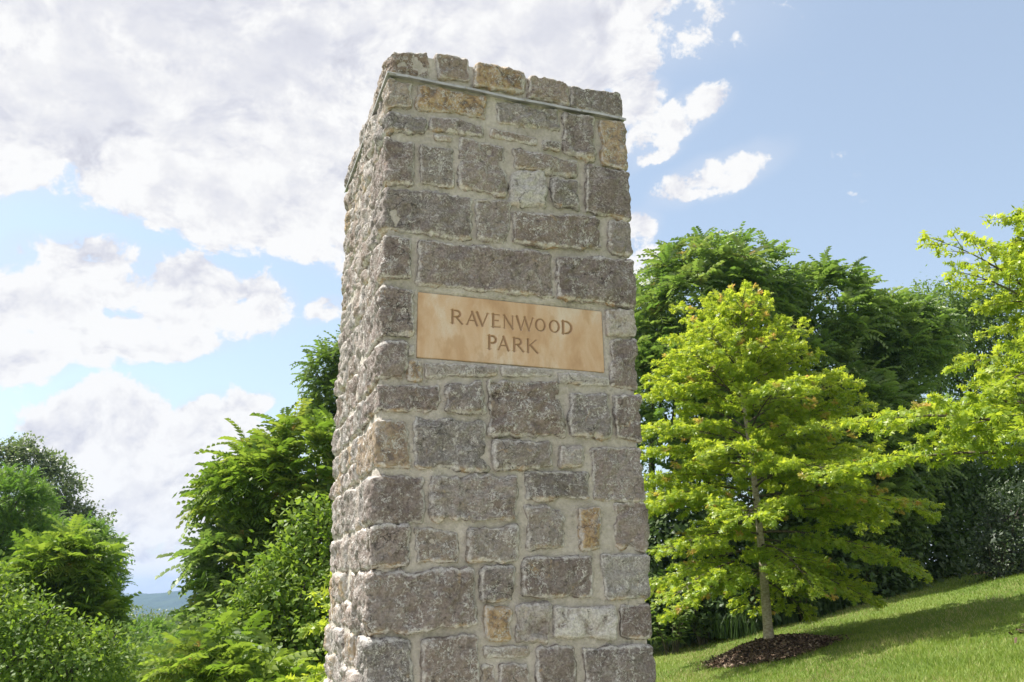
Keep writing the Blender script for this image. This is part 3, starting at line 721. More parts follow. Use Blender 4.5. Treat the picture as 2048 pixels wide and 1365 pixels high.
for L_, bl0, bl1, tp0, tp1 in ((LINE, (405, 411), (1560, 520), (405, 280), (1560, 396)), (LINE2, (766, 662), (1260, 706), (766, 530), (1260, 576))):
    vb = (c8(*bl0)[1] + c8(*bl1)[1]) / 2; vt = (c8(*tp0)[1] + c8(*tp1)[1]) / 2; H_ = vt - vb
    for ch, xa, xb in L_:
        ym = bl0[1] + (bl1[1] - bl0[1]) * ((xa + xb) / 2 - bl0[0]) / (bl1[0] - bl0[0]) - 65
        ua = c8(xa, ym)[0]; ub = c8(xb, ym)[0]
        gw, strokes = GL[ch]; sx = (ub - ua) / gw
        letters.append((ch, [(np.array([(ua + x * sx, vb + y * H_) for x, y in pts]), w0 * H_, w1 * H_, None if wm is None else wm * H_) for pts, w0, w1, wm in strokes]))
RES = .00165
nu = int((p1u - p0u) / RES); nv = int((p1v - p0v) / RES)
U, Vv = np.meshgrid(np.linspace(0, 1, nu + 1), np.linspace(0, 1, nv + 1), indexing='ij')
bl = lambda U, V: ((1 - U)[..., None] * (1 - V)[..., None] * pBL + U[..., None] * (1 - V)[..., None] * pBR + (1 - U)[..., None] * V[..., None] * pTL + U[..., None] * V[..., None] * pTR)
PQ = bl(U, Vv).reshape(-1, 2)
depth = np.zeros(len(PQ)); owner = -np.ones(len(PQ), int)
for li, (ch, strokes) in enumerate(letters):
    for pts, w0, w1, wm in strokes:
        lo = pts.min(0) - .01; hi = pts.max(0) + .01
        sel = np.where((PQ >= lo).all(1) & (PQ <= hi).all(1))[0]; Pq = PQ[sel]
        seg = np.linalg.norm(np.diff(pts, axis=0), axis=1); cum = np.concatenate([[0], np.cumsum(seg)]); tot = cum[-1]
        best = np.full(len(sel), -1.0)
        for i in range(len(pts) - 1):
            a, b = pts[i], pts[i + 1]; ab = b - a; t_ = np.clip(((Pq - a) @ ab) / max(ab @ ab, 1e-12), 0, 1)
            dd = np.linalg.norm(Pq - a - t_[:, None] * ab, axis=1); s_ = (cum[i] + t_ * seg[i]) / tot
            wd = w0 + (w1 - w0) * s_ if wm is None else w0 + (wm - w0) * np.sin(np.pi * s_) ** 1.2
            best = np.maximum(best, wd / 2 - dd)
        up_ = best > depth[sel]; depth[sel[up_]] = best[up_]; owner[sel[up_]] = li
cut = np.minimum(depth * 1.5, .0065)
wander = .0006 * fbm(np.stack([PQ[:, 0], PQ[:, 1], 0 * PQ[:, 0]], 1), 30, 3, 3)
PY = .013 + cut - wander
edge_ = np.minimum(np.minimum(U, 1 - U) * (p1u - p0u), np.minimum(Vv, 1 - Vv) * (p1v - p0v)).ravel()
PY += .003 * np.clip(1 - edge_ / .003, 0, 1) ** 2
PQ = PQ.copy()
V3 = np.stack([PQ[:, 0], PY, PQ[:, 1]], 1)
idx = np.arange(len(PQ)).reshape(nu + 1, nv + 1)
F = np.stack([idx[:-1, :-1], idx[1:, :-1], idx[1:, 1:], idx[:-1, 1:]], -1).reshape(-1, 4)
fd = (depth[F] > 1e-5).sum(1) >= 2
fo = owner[F].max(1)
ring = np.concatenate([idx[:, 0], idx[-1, 1:], idx[::-1, -1][1:], idx[0, ::-1][1:-1]])
Vb = V3[ring].copy(); Vb[:, 1] = .06
V3b = np.concatenate([V3, Vb]); nb = len(V3); k = len(ring); j = np.arange(k)
FS = np.stack([ring[(j + 1) % k], ring[j], nb + j, nb + (j + 1) % k], 1)
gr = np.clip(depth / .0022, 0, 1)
pc = np.array([(p0u + p1u) / 2, 0, (p0v + p1v) / 2])
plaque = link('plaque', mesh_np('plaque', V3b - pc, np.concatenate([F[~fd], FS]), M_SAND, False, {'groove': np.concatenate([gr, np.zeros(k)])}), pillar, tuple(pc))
for li in range(len(letters)):
    f_ = F[fd & (fo == li)]
    if not len(f_): continue
    uq, inv = np.unique(f_, return_inverse=True); inv = inv.reshape(f_.shape)
    Lc = V3[uq].mean(0)
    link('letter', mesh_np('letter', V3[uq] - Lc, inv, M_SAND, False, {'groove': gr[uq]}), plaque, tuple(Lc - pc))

# ================================================================== VEGETATION HELPERS
def scatter(T, TF, pos, X, Yv, Z, scale, tint, young, tv=None):
    """instances of template T (m,3) with axes X,Y,Z (n,3) -> V,F,attrs"""
    scale = np.asarray(scale, float).reshape(len(pos), -1)
    Ts = T[None] * scale[:, None, :] if scale.shape[1] == 3 else T[None] * scale[:, :, None]
    V = pos[:, None] + Ts[..., 0:1] * X[:, None] + Ts[..., 1:2] * Yv[:, None] + Ts[..., 2:3] * Z[:, None]
    n_, m_ = V.shape[:2]
    F = (TF[None] + (np.arange(n_) * m_)[:, None, None]).reshape(-1, TF.shape[1])
    ti = np.repeat(np.asarray(tint), m_) ; yo = np.repeat(np.asarray(young), m_)
    return V.reshape(-1, 3), F, ti, yo
def frames(dirs, ups, roll=None):
    """Y = dir, Z ~ up"""
    Yv = unit(dirs); X = unit(np.cross(Yv, ups)); Z = np.cross(X, Yv)
    if roll is not None:
        c, s = np.cos(roll)[:, None], np.sin(roll)[:, None]; X, Z = c * X + s * Z, -s * X + c * Z
    return X, Yv, Z
# leaf templates: length 1 along +Y
OAK_T = np.array([(0, 0, 0), (.045, .25, .01), (-.045, .25, .01), (.055, .55, .03), (-.055, .55, .03), (.035, .80, .01), (-.035, .80, .01), (0, 1.08, -.10),
                  (.40, .40, -.07), (-.40, .40, -.07), (.50, .84, -.10), (-.50, .84, -.10), (.20, 1.0, -.07), (-.20, 1.0, -.07)], float)
OAK_F = np.array([(0, 1, 2), (1, 3, 4), (1, 4, 2), (3, 5, 6), (3, 6, 4), (5, 7, 6), (1, 8, 3), (2, 4, 9), (3, 10, 5), (4, 6, 11), (5, 12, 7), (6, 7, 13)])
LEAF_T = np.array([(0, 0, 0), (.22, .42, -.05), (0, .5, .03), (-.22, .42, -.05), (0, 1, -.08)], float)
LEAF_F = np.array([(0, 1, 2), (0, 2, 3), (1, 4, 2), (2, 4, 3)])

def build_leaves(name, parts, mat, parent, **kw):
    V = np.concatenate([p[0] for p in parts]); off = 0; Fs = []
    for p in parts: Fs.append(p[1] + off); off += len(p[0])
    me = mesh_np(name, V, np.concatenate(Fs), mat, False, {'tint': np.concatenate([p[2] for p in parts]), 'young': np.concatenate([p[3] for p in parts])})
    return tag(link(name, me, parent), **kw)

def bez(a, b, c, n_=8):
    t_ = np.linspace(0, 1, n_)[:, None]; return (1 - t_) ** 2 * a + 2 * t_ * (1 - t_) * b + t_ ** 2 * c

# ------------------------------------------------------------------ oaks
def oak(loc, H_, tr, prof, hb, nprim, leaf, label, seed, lean=(0, 0), young=.10, cat='tree', elev=(-18, 8, 60), density=1.0, extra=None, group=None, phase=0, name='oak_tree'):
    r_ = np.random.RandomState(seed)
    root = empty(name, loc, label=label, cat=cat, group=group)
    tp = np.array([[lean[0] * t_ ** 1.3 + .02 * math.sin(t_ * 7 + seed), lean[1] * t_ + .02 * math.cos(t_ * 6), H_ * t_ - .05 * (t_ == 0)] for t_ in np.linspace(0, 1, 16)])
    rad = tr * (1 - .86 * np.linspace(0, 1, 16) ** .9); rad[0] *= 1.35; 
    V, F = tubes([(tp, rad)], 14)
    V = V + (vnoise(V, 14, seed) * .004)[:, None]
    link('trunk', mesh_np('trunk', V, F, M_BARK_Y), root)
    P_l = []; D_l = []; S_l = []; Y_l = []; T_l = []
    prims = []
    for i in range(nprim):
        t_ = (i + .5 + r_.uniform(-.3, .3)) / nprim; h_ = hb + (1 - hb) * t_ ** .92 * .985
        az = phase + i * 2.39996 + r_.uniform(-.25, .25)
        prims.append((h_, az, prof(h_) * r_.uniform(.78, 1.12), None))
    for e_ in (extra or []): prims.append(e_)
    for (h_, az, L, ev) in prims:
        k = (h_ - hb) / (1 - hb)
        el = ev if ev is not None else (elev[0] + (elev[1] - elev[0]) * min(1, k / .4) if k < .4 else elev[1] + (elev[2] - elev[1]) * (k - .4) / .6) + r_.uniform(-7, 7)
        f_ = h_ * 15; i0 = min(14, int(f_)); p0 = tp[i0] + (tp[i0 + 1] - tp[i0]) * (f_ - i0)
        dr = np.array([math.cos(az) * math.cos(R(el)), math.sin(az) * math.cos(R(el)), math.sin(R(el))])
        mid = p0 + dr * L * .5 + np.array([0, 0, .13 * L]); end = p0 + dr * L + np.array([0, 0, -.04 * L]) + r_.normal(0, .05, 3)
        path = bez(p0, mid, end, 9)
        pr = tr * .30 * (1 - .55 * k) * (1 - .88 * np.linspace(0, 1, 9)); pr = np.maximum(pr, .0025)
        tb = [(path, pr)]
        ntw = max(4, int(L / .125 * density))
        for j in range(ntw + 1):
            s_ = .16 + .84 * (j + r_.uniform(-.3, .3)) / ntw; s_ = min(.99, max(.12, s_))
            q = s_ * 8; i1 = min(7, int(q)); a = path[i1] + (path[i1 + 1] - path[i1]) * (q - i1)
            T_ = unit(path[i1 + 1] - path[i1]); sd = unit(np.cross(T_, [0, 0, 1.0]))
            sg = 1 if j % 2 else -1
            if j == ntw: td = T_; tl = .22
            else:
                td = unit(T_ * .75 + sd * sg * .85 + np.array([0, 0, r_.uniform(-.28, .30)])); tl = (1 - s_ * .72) * L * .46 + .10
                tl = min(tl, .8)
            b = a + td * tl + np.array([0, 0, -.06 * tl]); tw = bez(a, (a + b) / 2 + np.array([0, 0, .05 * tl]), b, 5)
            tb.append((tw, np.linspace(.006, .002, 5)))
            # leaves along the twig
            if len(prims) - prims.index((h_, az, L, ev)) <= len(extra or []): tl *= .45
            nl = max(3, int(tl / .031)); isy = r_.rand() < young
            for m2 in range(nl + 1):
                e = min(1, .18 + .82 * m2 / nl); q2 = e * 4; i2 = min(3, int(q2)); c = tw[i2] + (tw[i2 + 1] - tw[i2]) * (q2 - i2)
                nlv = 6 if m2 == nl else r_.randint(1, 4)
                for _ in range(nlv):
                    ld = unit(td * r_.uniform(.2, 1) + np.cross(td, [0, 0, 1]) * r_.uniform(-1.2, 1.2) + np.array([0, 0, r_.uniform(-.85, .45)]))
                    P_l.append(c + r_.normal(0, .012, 3)); D_l.append(ld)
                    yg = (isy and e > .80)
                    S_l.append(leaf * 1.06 * (r_.uniform(.55, .8) if yg else r_.uniform(.72, 1.12)))
                    Y_l.append(r_.uniform(.2, .85) if yg else 0.0)
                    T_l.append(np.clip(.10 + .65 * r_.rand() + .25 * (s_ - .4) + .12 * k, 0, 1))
        V, F = tubes(tb, 5)
        link('branch', mesh_np('branch', V, F, M_TWIG), root)
    P_ = np.array(P_l); Dv = np.array(D_l); n_ = len(P_)
    X, Yv, Z = frames(Dv, unit(np.array([0, 0, 1.0]) + r_.normal(0, .62, (n_, 3))), None)
    S_ = np.array(S_l)
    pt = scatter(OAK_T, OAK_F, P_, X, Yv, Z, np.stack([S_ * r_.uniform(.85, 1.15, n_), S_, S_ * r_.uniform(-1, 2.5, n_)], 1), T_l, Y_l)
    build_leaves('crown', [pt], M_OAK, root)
    return root, n_

# ------------------------------------------------------------------ pinnate (tree-of-heaven) rosettes
def frond_template(r_, L=.75, npair=8, droop=.55, lw=.070, ll=.185, side=2):
    """one compound leaf along +Y, up +Z"""
    V = []; F = []
    t_ = np.linspace(0, 1, 7); rx = np.stack([0 * t_, L * (t_ - .12 * droop * t_ ** 2), L * (.30 * t_ - droop * t_ ** 2)], 1)
    def P(s): q = s * 6; i = min(5, int(q)); return rx[i] + (rx[i + 1] - rx[i]) * (q - i), unit(rx[i + 1] - rx[i])
    w_ = .005
    for i in (0, 2, 4):
        b = len(V); V += [rx[i] + [w_, 0, 0], rx[i] - [w_, 0, 0], rx[i + 2] - [w_, 0, 0], rx[i + 2] + [w_, 0, 0]]; F += [(b, b + 1, b + 2), (b, b + 2, b + 3)]
    for k in range(npair):
        s = .16 + .82 * k / (npair - 1); p, T = P(s)
        ln = ll * (1 - .35 * abs(s - .45) * 2 * .6) * r_.uniform(.9, 1.1)
        for sg in (-1, 1):
            d = unit(np.array([sg * 1.0, .30 * T[1], -.42 + r_.uniform(-.14, .12)]) + T * .15)
            n_ = unit(np.cross(d, np.array([0, 1, 0]) * sg) + r_.normal(0, .12, 3)); sdv = unit(np.cross(n_, d))
            b = len(V); w2 = lw * .5
            V += [p, p + d * ln * .36 + sdv * w2 - n_ * .006, p + d * ln + n_ * (-.012), p + d * ln * .36 - sdv * w2 - n_ * .006]
            F += [(b, b + 1, b + 2), (b, b + 2, b + 3)]
    return np.array(V), np.array(F)
_fr = np.random.RandomState(3)
FRONDS = [frond_template(_fr, L=_fr.uniform(.58, .80), droop=_fr.uniform(.35, .8)) for _ in range(5)]
FINE = [frond_template(_fr, L=_fr.uniform(.34, .45), npair=9, droop=_fr.uniform(.3, .6), lw=.022, ll=.065) for _ in range(4)]
WALN = [frond_template(_fr, L=_fr.uniform(.40, .52), npair=8, droop=_fr.uniform(.5, .9), lw=.045, ll=.115) for _ in range(4)]

def blob_points(blobs, n_, r_, up_bias=.3, shell=(.72, 1.05), lump=.22, seed=0):
    """points on lumpy ellipsoid shells with outward direction; blobs: (centre, radii)"""
    vol = np.array([b[1][0] * b[1][1] + b[1][0] * b[1][2] + b[1][1] * b[1][2] for b in blobs]); vol = vol / vol.sum()
    Ps = []; Ns = []
    for (c, rad), v in zip(blobs, vol):
        k = int(n_ * v * 1.25); d = unit(r_.normal(0, 1, (k, 3))); d = d[(d[:, 2] > -.75)]
        rr_ = r_.uniform(shell[0], shell[1], len(d)); lm = 1 + lump * vnoise(d * 1.0 + seed, 2.6, seed)
        P = np.array(c) + d * np.array(rad) * (rr_ * lm)[:, None]
        Ps.append(P); Ns.append(unit(d / np.array(rad)))
    P = np.concatenate(Ps); N = np.concatenate(Ns)
    keep = np.ones(len(P), bool)        # drop points buried deep in another blob
    for (c, rad) in blobs: keep &= np.linalg.norm((P - np.array(c)) / np.array(rad), axis=1) > .60
    return P[keep], N[keep]
def cull_far(P, N, keepback=.25, r_=None):
    """thin out the leaves of the side turned away from the park"""
    v = unit(P - np.array([0, 0, EYE])); f = (v * N).sum(1)
    return (f < .25) | (r_.rand(len(P)) < keepback)
def rosettes(P, N, r_, templates, nf=(7, 11), size=1.0, tintf=None, youngp=0.06, spread=(.25, 1.25), sunny=.25):
    parts = []; groups = [[] for _ in templates]
    for p, n0 in zip(P, N):
        ax = unit(n0 + np.array([0, 0, .75]) + r_.normal(0, .22, 3)); ref = unit(np.cross(ax, r_.normal(0, 1, 3))); bi = np.cross(ax, ref)
        k = r_.randint(nf[0], nf[1] + 1); tt = r_.uniform(0, .85) + sunny * max(0, ax[2] - .5); yg = r_.rand() < youngp; sc = size * r_.uniform(.75, 1.15)
        a0 = r_.uniform(0, 6.28)
        for i in range(k):
            a = a0 + i * 2.4; tl = r_.uniform(*spread)
            d = unit(ax * math.cos(tl) + (ref * math.cos(a) + bi * math.sin(a)) * math.sin(tl))
            groups[r_.randint(len(templates))].append((p + r_.normal(0, .03, 3), d, ax, sc * r_.uniform(.8, 1.1), np.clip(tt + r_.uniform(-.28, .28), 0, 1), (r_.uniform(0, .12) if yg else 0)))
        if yg:
            for i in range(5):
                d = unit(ax + r_.normal(0, .55, 3)); groups[0].append((p + ax * .10 * size, d, ax, sc * r_.uniform(.22, .34), .9, r_.uniform(.35, .8)))
    for (T, TF), g_ in zip(templates, groups):
        if not g_: continue
        pos = np.array([x[0] for x in g_]); dd = np.array([x[1] for x in g_]); uu = np.array([x[2] for x in g_])
        uu = unit(uu + np.array([0, 0, 1.2]))
        X, Yv, Z = frames(dd, uu)
        parts.append(scatter(T, TF, pos, X, Yv, Z, np.array([x[3] for x in g_]), [x[4] for x in g_], [x[5] for x in g_]))
    return parts
L2_T = np.array([(0, 0, 0), (.24, .45, -.04), (0, 1, -.06), (-.24, .45, -.04)], float); L2_F = np.array([(0, 1, 2), (0, 2, 3)])
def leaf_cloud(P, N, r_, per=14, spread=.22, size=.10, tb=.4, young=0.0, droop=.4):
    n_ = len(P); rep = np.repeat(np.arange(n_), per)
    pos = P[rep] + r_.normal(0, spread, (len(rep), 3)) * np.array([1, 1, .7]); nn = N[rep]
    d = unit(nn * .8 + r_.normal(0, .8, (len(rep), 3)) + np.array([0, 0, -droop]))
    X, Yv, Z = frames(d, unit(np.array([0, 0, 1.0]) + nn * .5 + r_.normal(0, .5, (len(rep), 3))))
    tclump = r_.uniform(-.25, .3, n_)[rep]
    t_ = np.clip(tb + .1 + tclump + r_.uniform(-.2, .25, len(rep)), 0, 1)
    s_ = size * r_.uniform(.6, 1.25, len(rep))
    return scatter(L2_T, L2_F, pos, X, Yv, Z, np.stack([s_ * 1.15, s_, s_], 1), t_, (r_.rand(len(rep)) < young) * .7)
def skeleton(root, base, blobs, P, r_, tr=.12, nst=40, mat=None, stems=2):
    """trunks, limbs to the blobs and stems to some crown points"""
    mat = mat or M_BARK_D; base = np.asarray(base)
    for s in range(stems):
        b0 = base + np.array([r_.uniform(-.5, .5) * (s > 0), r_.uniform(-.4, .4) * (s > 0), 0])
        b0[2] = float(ground_z(b0[0], b0[1])) - .1
        tgt = np.array(blobs[s % len(blobs)][0]); mid = (b0 * .4 + tgt * .6) + r_.normal(0, .15, 3); mid[2] = b0[2] + (tgt[2] - b0[2]) * .55
        path = bez(b0, mid, tgt, 10); V, F = tubes([(path - base, np.linspace(tr, tr * .35, 10))], 8)
        link('trunk', mesh_np('trunk', V, F, mat), root)
    trunkpt = path[6]
    for (c, rad) in blobs:
        c = np.array(c); tb = [(bez(trunkpt, (trunkpt + c) / 2 + r_.normal(0, .2, 3), c, 6) - base, np.linspace(tr * .5, tr * .2, 6))]
        near = np.where(np.linalg.norm((P - c) / np.array(rad), axis=1) < 1.25)[0]
        if len(near):
            for i in r_.choice(near, min(len(near), nst // 2), replace=False):
                e = P[i]; st_ = c + (e - c) * .25 - np.array([0, 0, rad[2] * .45]); tb.append((bez(st_, (st_ + e) / 2 + np.array([0, 0, -.15]) + r_.normal(0, .06, 3), e, 5) - base, np.linspace(.028, .008, 5)))
        V, F = tubes(tb, 5); link('branch', mesh_np('branch', V, F, mat), root)
def offset_parts(parts, base):
    return [(p[0] - np.asarray(base), *p[1:]) for p in parts]
def tree(kind, base, blobs, n_, label, seed, mat, name='pinnate_leaved_tree', size=1.0, templates=None, inner=0, per=14, leaf=.1, spread=.22, tb=.4, young=0.0, cat='tree', tr=.12, nf=(6, 9), lump=.22, shell=(.72, 1.05), back=.25, stems=2, sp=(.25, 1.25), nst=24, group=None):
    r_ = np.random.RandomState(seed); base = np.asarray(base, float)
    if name == 'pinnate_leaved_tree': group = 'trees of heaven'
    if name == 'broadleaf_tree': group = 'broadleaf trees around the lawn'
    root = empty(name, base, label=label, cat=cat, group=group)
    P, N = blob_points(blobs, n_, r_, lump=lump, shell=shell, seed=seed); k = cull_far(P, N, back, r_); P, N = P[k], N[k]
    parts = []
    if kind == 'pinnate': parts += rosettes(P, N, r_, templates or FRONDS, nf, size, youngp=young, spread=sp)
    else: parts.append(leaf_cloud(P, N, r_, per, spread, leaf, tb, young))
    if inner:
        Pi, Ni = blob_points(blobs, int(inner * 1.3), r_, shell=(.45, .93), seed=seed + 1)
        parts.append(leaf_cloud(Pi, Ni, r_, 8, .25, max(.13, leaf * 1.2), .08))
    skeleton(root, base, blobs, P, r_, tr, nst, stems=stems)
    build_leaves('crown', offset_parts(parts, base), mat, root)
    return root
def B(px, py, Y, rx, ry, rz): return (at(px, py, Y), (rx, ry, rz))

# ================================================================== OAKS
ob = at(1543, 1297, 13.6); ob[2] = float(gz2(ob[0], ob[1])[0])
def prof1(h):
    pts = [(.17, 1.2), (.24, 1.9), (.33, 2.2), (.42, 2.25), (.52, 2.1), (.62, 1.95), (.75, 1.45), (.88, .95), (1, .35)]
    return float(np.interp(h, [p[0] for p in pts], [p[1] for p in pts]))
oak(ob, 5.55, .080, prof1, .185, 68, .098, 'young oak with bright yellow green leaves standing in a mulch mound', 5, lean=(-.10, .1), young=.16, density=1.1, phase=.7, group='oak trees planted on the lawn')
ob2 = on_ground(2222, 9.6)
def prof2(h):
    pts = [(.26, 2.4), (.34, 2.45), (.40, 2.45), (.48, 1.8), (.58, 1.35), (.66, .95), (.74, .6), (.9, .3), (1, .2)]
    return float(np.interp(h, [p[0] for p in pts], [p[1] for p in pts]))
oak(ob2, 4.95, .11, prof2, .33, 44, .108, 'larger oak at the right edge of the lawn with wide sweeping branches', 8, lean=(.05, 0), young=.03, density=.85, phase=2.2, elev=(-1, 4, 30), extra=[(.70, math.pi - .1, 1.6, 44), (.68, math.pi + .25, 1.35, 26), (.78, math.pi - .6, 1.0, 50)], group='oak trees planted on the lawn')
ob3 = on_ground(800, 10.5)
oak(ob3, 2.9, .06, lambda h: float(np.interp(h, [.2, .5, 1], [1.25, 1.15, .2])), .24, 30, .12, 'small oak mostly hidden behind the pillar, yellow green leaf tips showing on its left', 12, young=.05, density=.8)

# mulch
def mulch_material():
    m_, t, out = new_mat('mulch')
    ti = attr(t, 'tint'); tc = t.add('ShaderNodeTexCoord')
    col = t.ramp(ti, [(0, (.050, .036, .027)), (.45, (.155, .105, .075)), (.8, (.29, .20, .145)), (1, (.42, .34, .26))])
    principled(t, out, col, .9, t.bump(t.noise(tc.outputs['Object'], 60, 3, .6), .5, .01), .15); return m_
M_MULCH = mulch_material()
def mulch(c, rad, hgt, n_, label, seed):
    r_ = np.random.RandomState(seed); c = np.array(c)
    root = empty('mulch_mound', c, label=label, cat='mulch', group='mulch mounds under the planted oaks')
    def hz_(x, y):
        rr_ = np.hypot(x, y) / rad; P = np.stack([x, y, 0 * x], 1); rr_ = rr_ * (1 + .10 * vnoise(P, 1.8, seed))
        return hgt * np.clip(1 - rr_ ** 2.4, -.3, 1) + .012 * vnoise(P, 9, seed + 1)
    ga = np.linspace(-1.25 * rad, 1.25 * rad, 50); X, Y = np.meshgrid(ga, ga, indexing='ij'); X = X.ravel(); Y = Y.ravel()
    gz = gz2(X + c[0], Y + c[1]) - c[2]; Z = gz + hz_(X, Y)
    idx = np.arange(2500).reshape(50, 50); F = np.stack([idx[:-1, :-1], idx[1:, :-1], idx[1:, 1:], idx[:-1, 1:]], -1).reshape(-1, 4)
    F = F[np.hypot(X, Y)[F].max(1) < 1.22 * rad]
    V = np.stack([X, Y, Z], 1)
    link('mound', mesh_np('mound', V, F, M_MULCH, True, {'tint': np.clip(.3 + .3 * vnoise(V, 20, 3), 0, 1)}), root)
    a = r_.uniform(0, 6.283, n_); q = np.sqrt(r_.rand(n_)) * rad * 1.06; q[:n_ // 16] = rad * (1 + np.abs(r_.normal(0, .13, n_ // 16))); x = q * np.cos(a); y = q * np.sin(a)
    zz = gz2(x + c[0], y + c[1]) - c[2] + hz_(x, y); ok = (hz_(x, y) > -.012) | (np.arange(n_) < n_ // 16); zz = np.where(hz_(x, y) < 0, gz2(x + c[0], y + c[1]) - c[2] + .03, zz)
    x, y, zz = x[ok], y[ok], zz[ok]; n_ = len(x)
    d = unit(np.stack([r_.normal(0, 1, n_), r_.normal(0, 1, n_), r_.normal(0, .4, n_)], 1)); Xa, Ya, Za = frames(d, unit(r_.normal(0, .5, (n_, 3)) + [0, 0, 1]))
    T = np.array([(-.5, 0, 0), (.5, 0, 0), (.35, 1, 0), (-.4, .9, 0), (0, .4, .5)]) - [0, .5, 0]
    TF = np.array([(0, 1, 4), (1, 2, 4), (2, 3, 4), (3, 0, 4)])
    s_ = r_.uniform(.03, .085, n_)
    V, F, ti, yo = scatter(T, TF, np.stack([x, y, zz + .008], 1), Xa, Ya, Za, np.stack([s_ * .4, s_, s_ * .2], 1), r_.rand(n_) ** 1.6, np.zeros(n_))
    tag(link('bark_chips', mesh_np('bark_chips', V, F, M_MULCH, False, {'tint': ti}), root), kind='stuff')
mulch(ob, .90, .20, 6500, 'mound of brown bark mulch round the foot of the young oak', 3)
mulch(ob2, .82, .14, 2500, 'bark mulch at the foot of the oak at the right edge', 4)

# ================================================================== RIGHT WOOD EDGE
def gb(px, Y): return on_ground(px, Y)
tree('pinnate', gb(1400, 20), [B(1400, 650, 20, 1.75, 1.5, 1.7), B(1330, 830, 19.6, 1.5, 1.4, 1.9), B(1500, 590, 20.5, 1.0, 1.1, 1.15), B(1480, 860, 19.8, 1.7, 1.4, 2.0)], 760,
     'big tree of heaven with long feathery fronds behind the young oak, tallest on the right', 31, M_AIL, inner=900, young=.10, size=1.0)
tree('pinnate', gb(1680, 21), [B(1650, 640, 21, 1.15, 1.2, 1.35), B(1600, 800, 20.6, 1.5, 1.3, 1.6), B(1690, 900, 20.4, 1.5, 1.3, 1.9)], 540,
     'dark tree of heaven with rounded top, right of the tallest feathery crown', 32, M_AIL, inner=700, young=.04)
tree('pinnate', gb(1800, 21.5), [B(1790, 705, 21.5, 1.2, 1.2, 1.3), B(1760, 900, 21, 1.4, 1.2, 1.6), B(1830, 680, 22, .8, .8, .8), B(1700, 1030, 20.2, 1.6, 1.0, .9)], 480,
     'drooping tree of heaven sloping down to the right toward the lawn', 33, M_AIL, inner=600, young=.02)
tree('broad', gb(1890, 25), [B(1880, 680, 25, 1.4, 1.4, 1.8), B(1960, 730, 25, 1.8, 1.4, 2.4), B(1850, 940, 24.5, 1.8, 1.4, 2.0)], 1700,
     'dark broadleaf tree seen between the feathery trees and the right oak', 34, M_BROAD, name='broadleaf_tree', inner=800, per=16, leaf=.12, spread=.2)
tree('broad', gb(2080, 25), [B(2030, 690, 25, 2.3, 1.5, 2.1), B(2100, 930, 24, 2.2, 1.5, 2.0), B(1980, 960, 23.5, 1.5, 1.3, 1.6)], 1500,
     'dark broadleaf tree behind the right oak', 35, M_BROAD, name='broadleaf_tree', inner=800, per=15, leaf=.12, spread=.2)
tree('broad', gb(1290, 22), [B(1300, 620, 22, .9, 1.0, 1.0), B(1230, 800, 22, 1.6, 1.2, 2.2), B(1150, 1000, 22, 2.0, 1.2, 2.2)], 1400,
     'vine covered tree just right of the pillar behind the young oak', 36, M_BROAD, name='broadleaf_tree', inner=700, per=14, leaf=.10, spread=.2, tb=.5)
# understorey belt along the lawn edge
r_ = np.random.RandomState(77)
Ps = []; Ns = []
for (px, py, Y, rx, ry, rz) in [(1330, 1130, 19, 1.7, 1, 1.3), (1450, 1120, 19, 1.5, 1, 1.3), (1580, 1110, 19.3, 1.5, 1, 1.3), (1700, 1120, 19.8, 1.4, 1, 1.0), (1790, 1080, 20.5, 1.6, 1, 1.2), (1900, 1060, 21.5, 1.6, 1, 1.2), (2020, 1040, 22.5, 1.8, 1, 1.5), (2120, 1020, 22, 1.8, 1, 1.5), (1250, 1150, 19.5, 1.5, 1, 1.3), (1850, 980, 22, 1.6, 1, 1.2), (1650, 1000, 21, 1.6, 1, 1.2), (1300, 1215, 17.9, .9, .5, .5), (1400, 1215, 18.1, .9, .5, .5), (1500, 1200, 18.3, 1.0, .5, .5), (1600, 1190, 18.5, 1.0, .5, .5), (1700, 1170, 18.9, 1.0, .5, .5)]:
    P, N = blob_points([B(px, py, Y, rx, ry, rz)], 440, r_, seed=px); k = P[:, 2] > ground_z(P[:, 0], P[:, 1]) - .1; Ps.append(P[k]); Ns.append(N[k])
P = np.concatenate(Ps); N = np.concatenate(Ns)
under = build_leaves('undergrowth', [leaf_cloud(P, N, r_, 11, .22, .155, .5)], M_DARK, None, label='dark tangled undergrowth along the edge of the lawn', cat='undergrowth', kind='stuff')
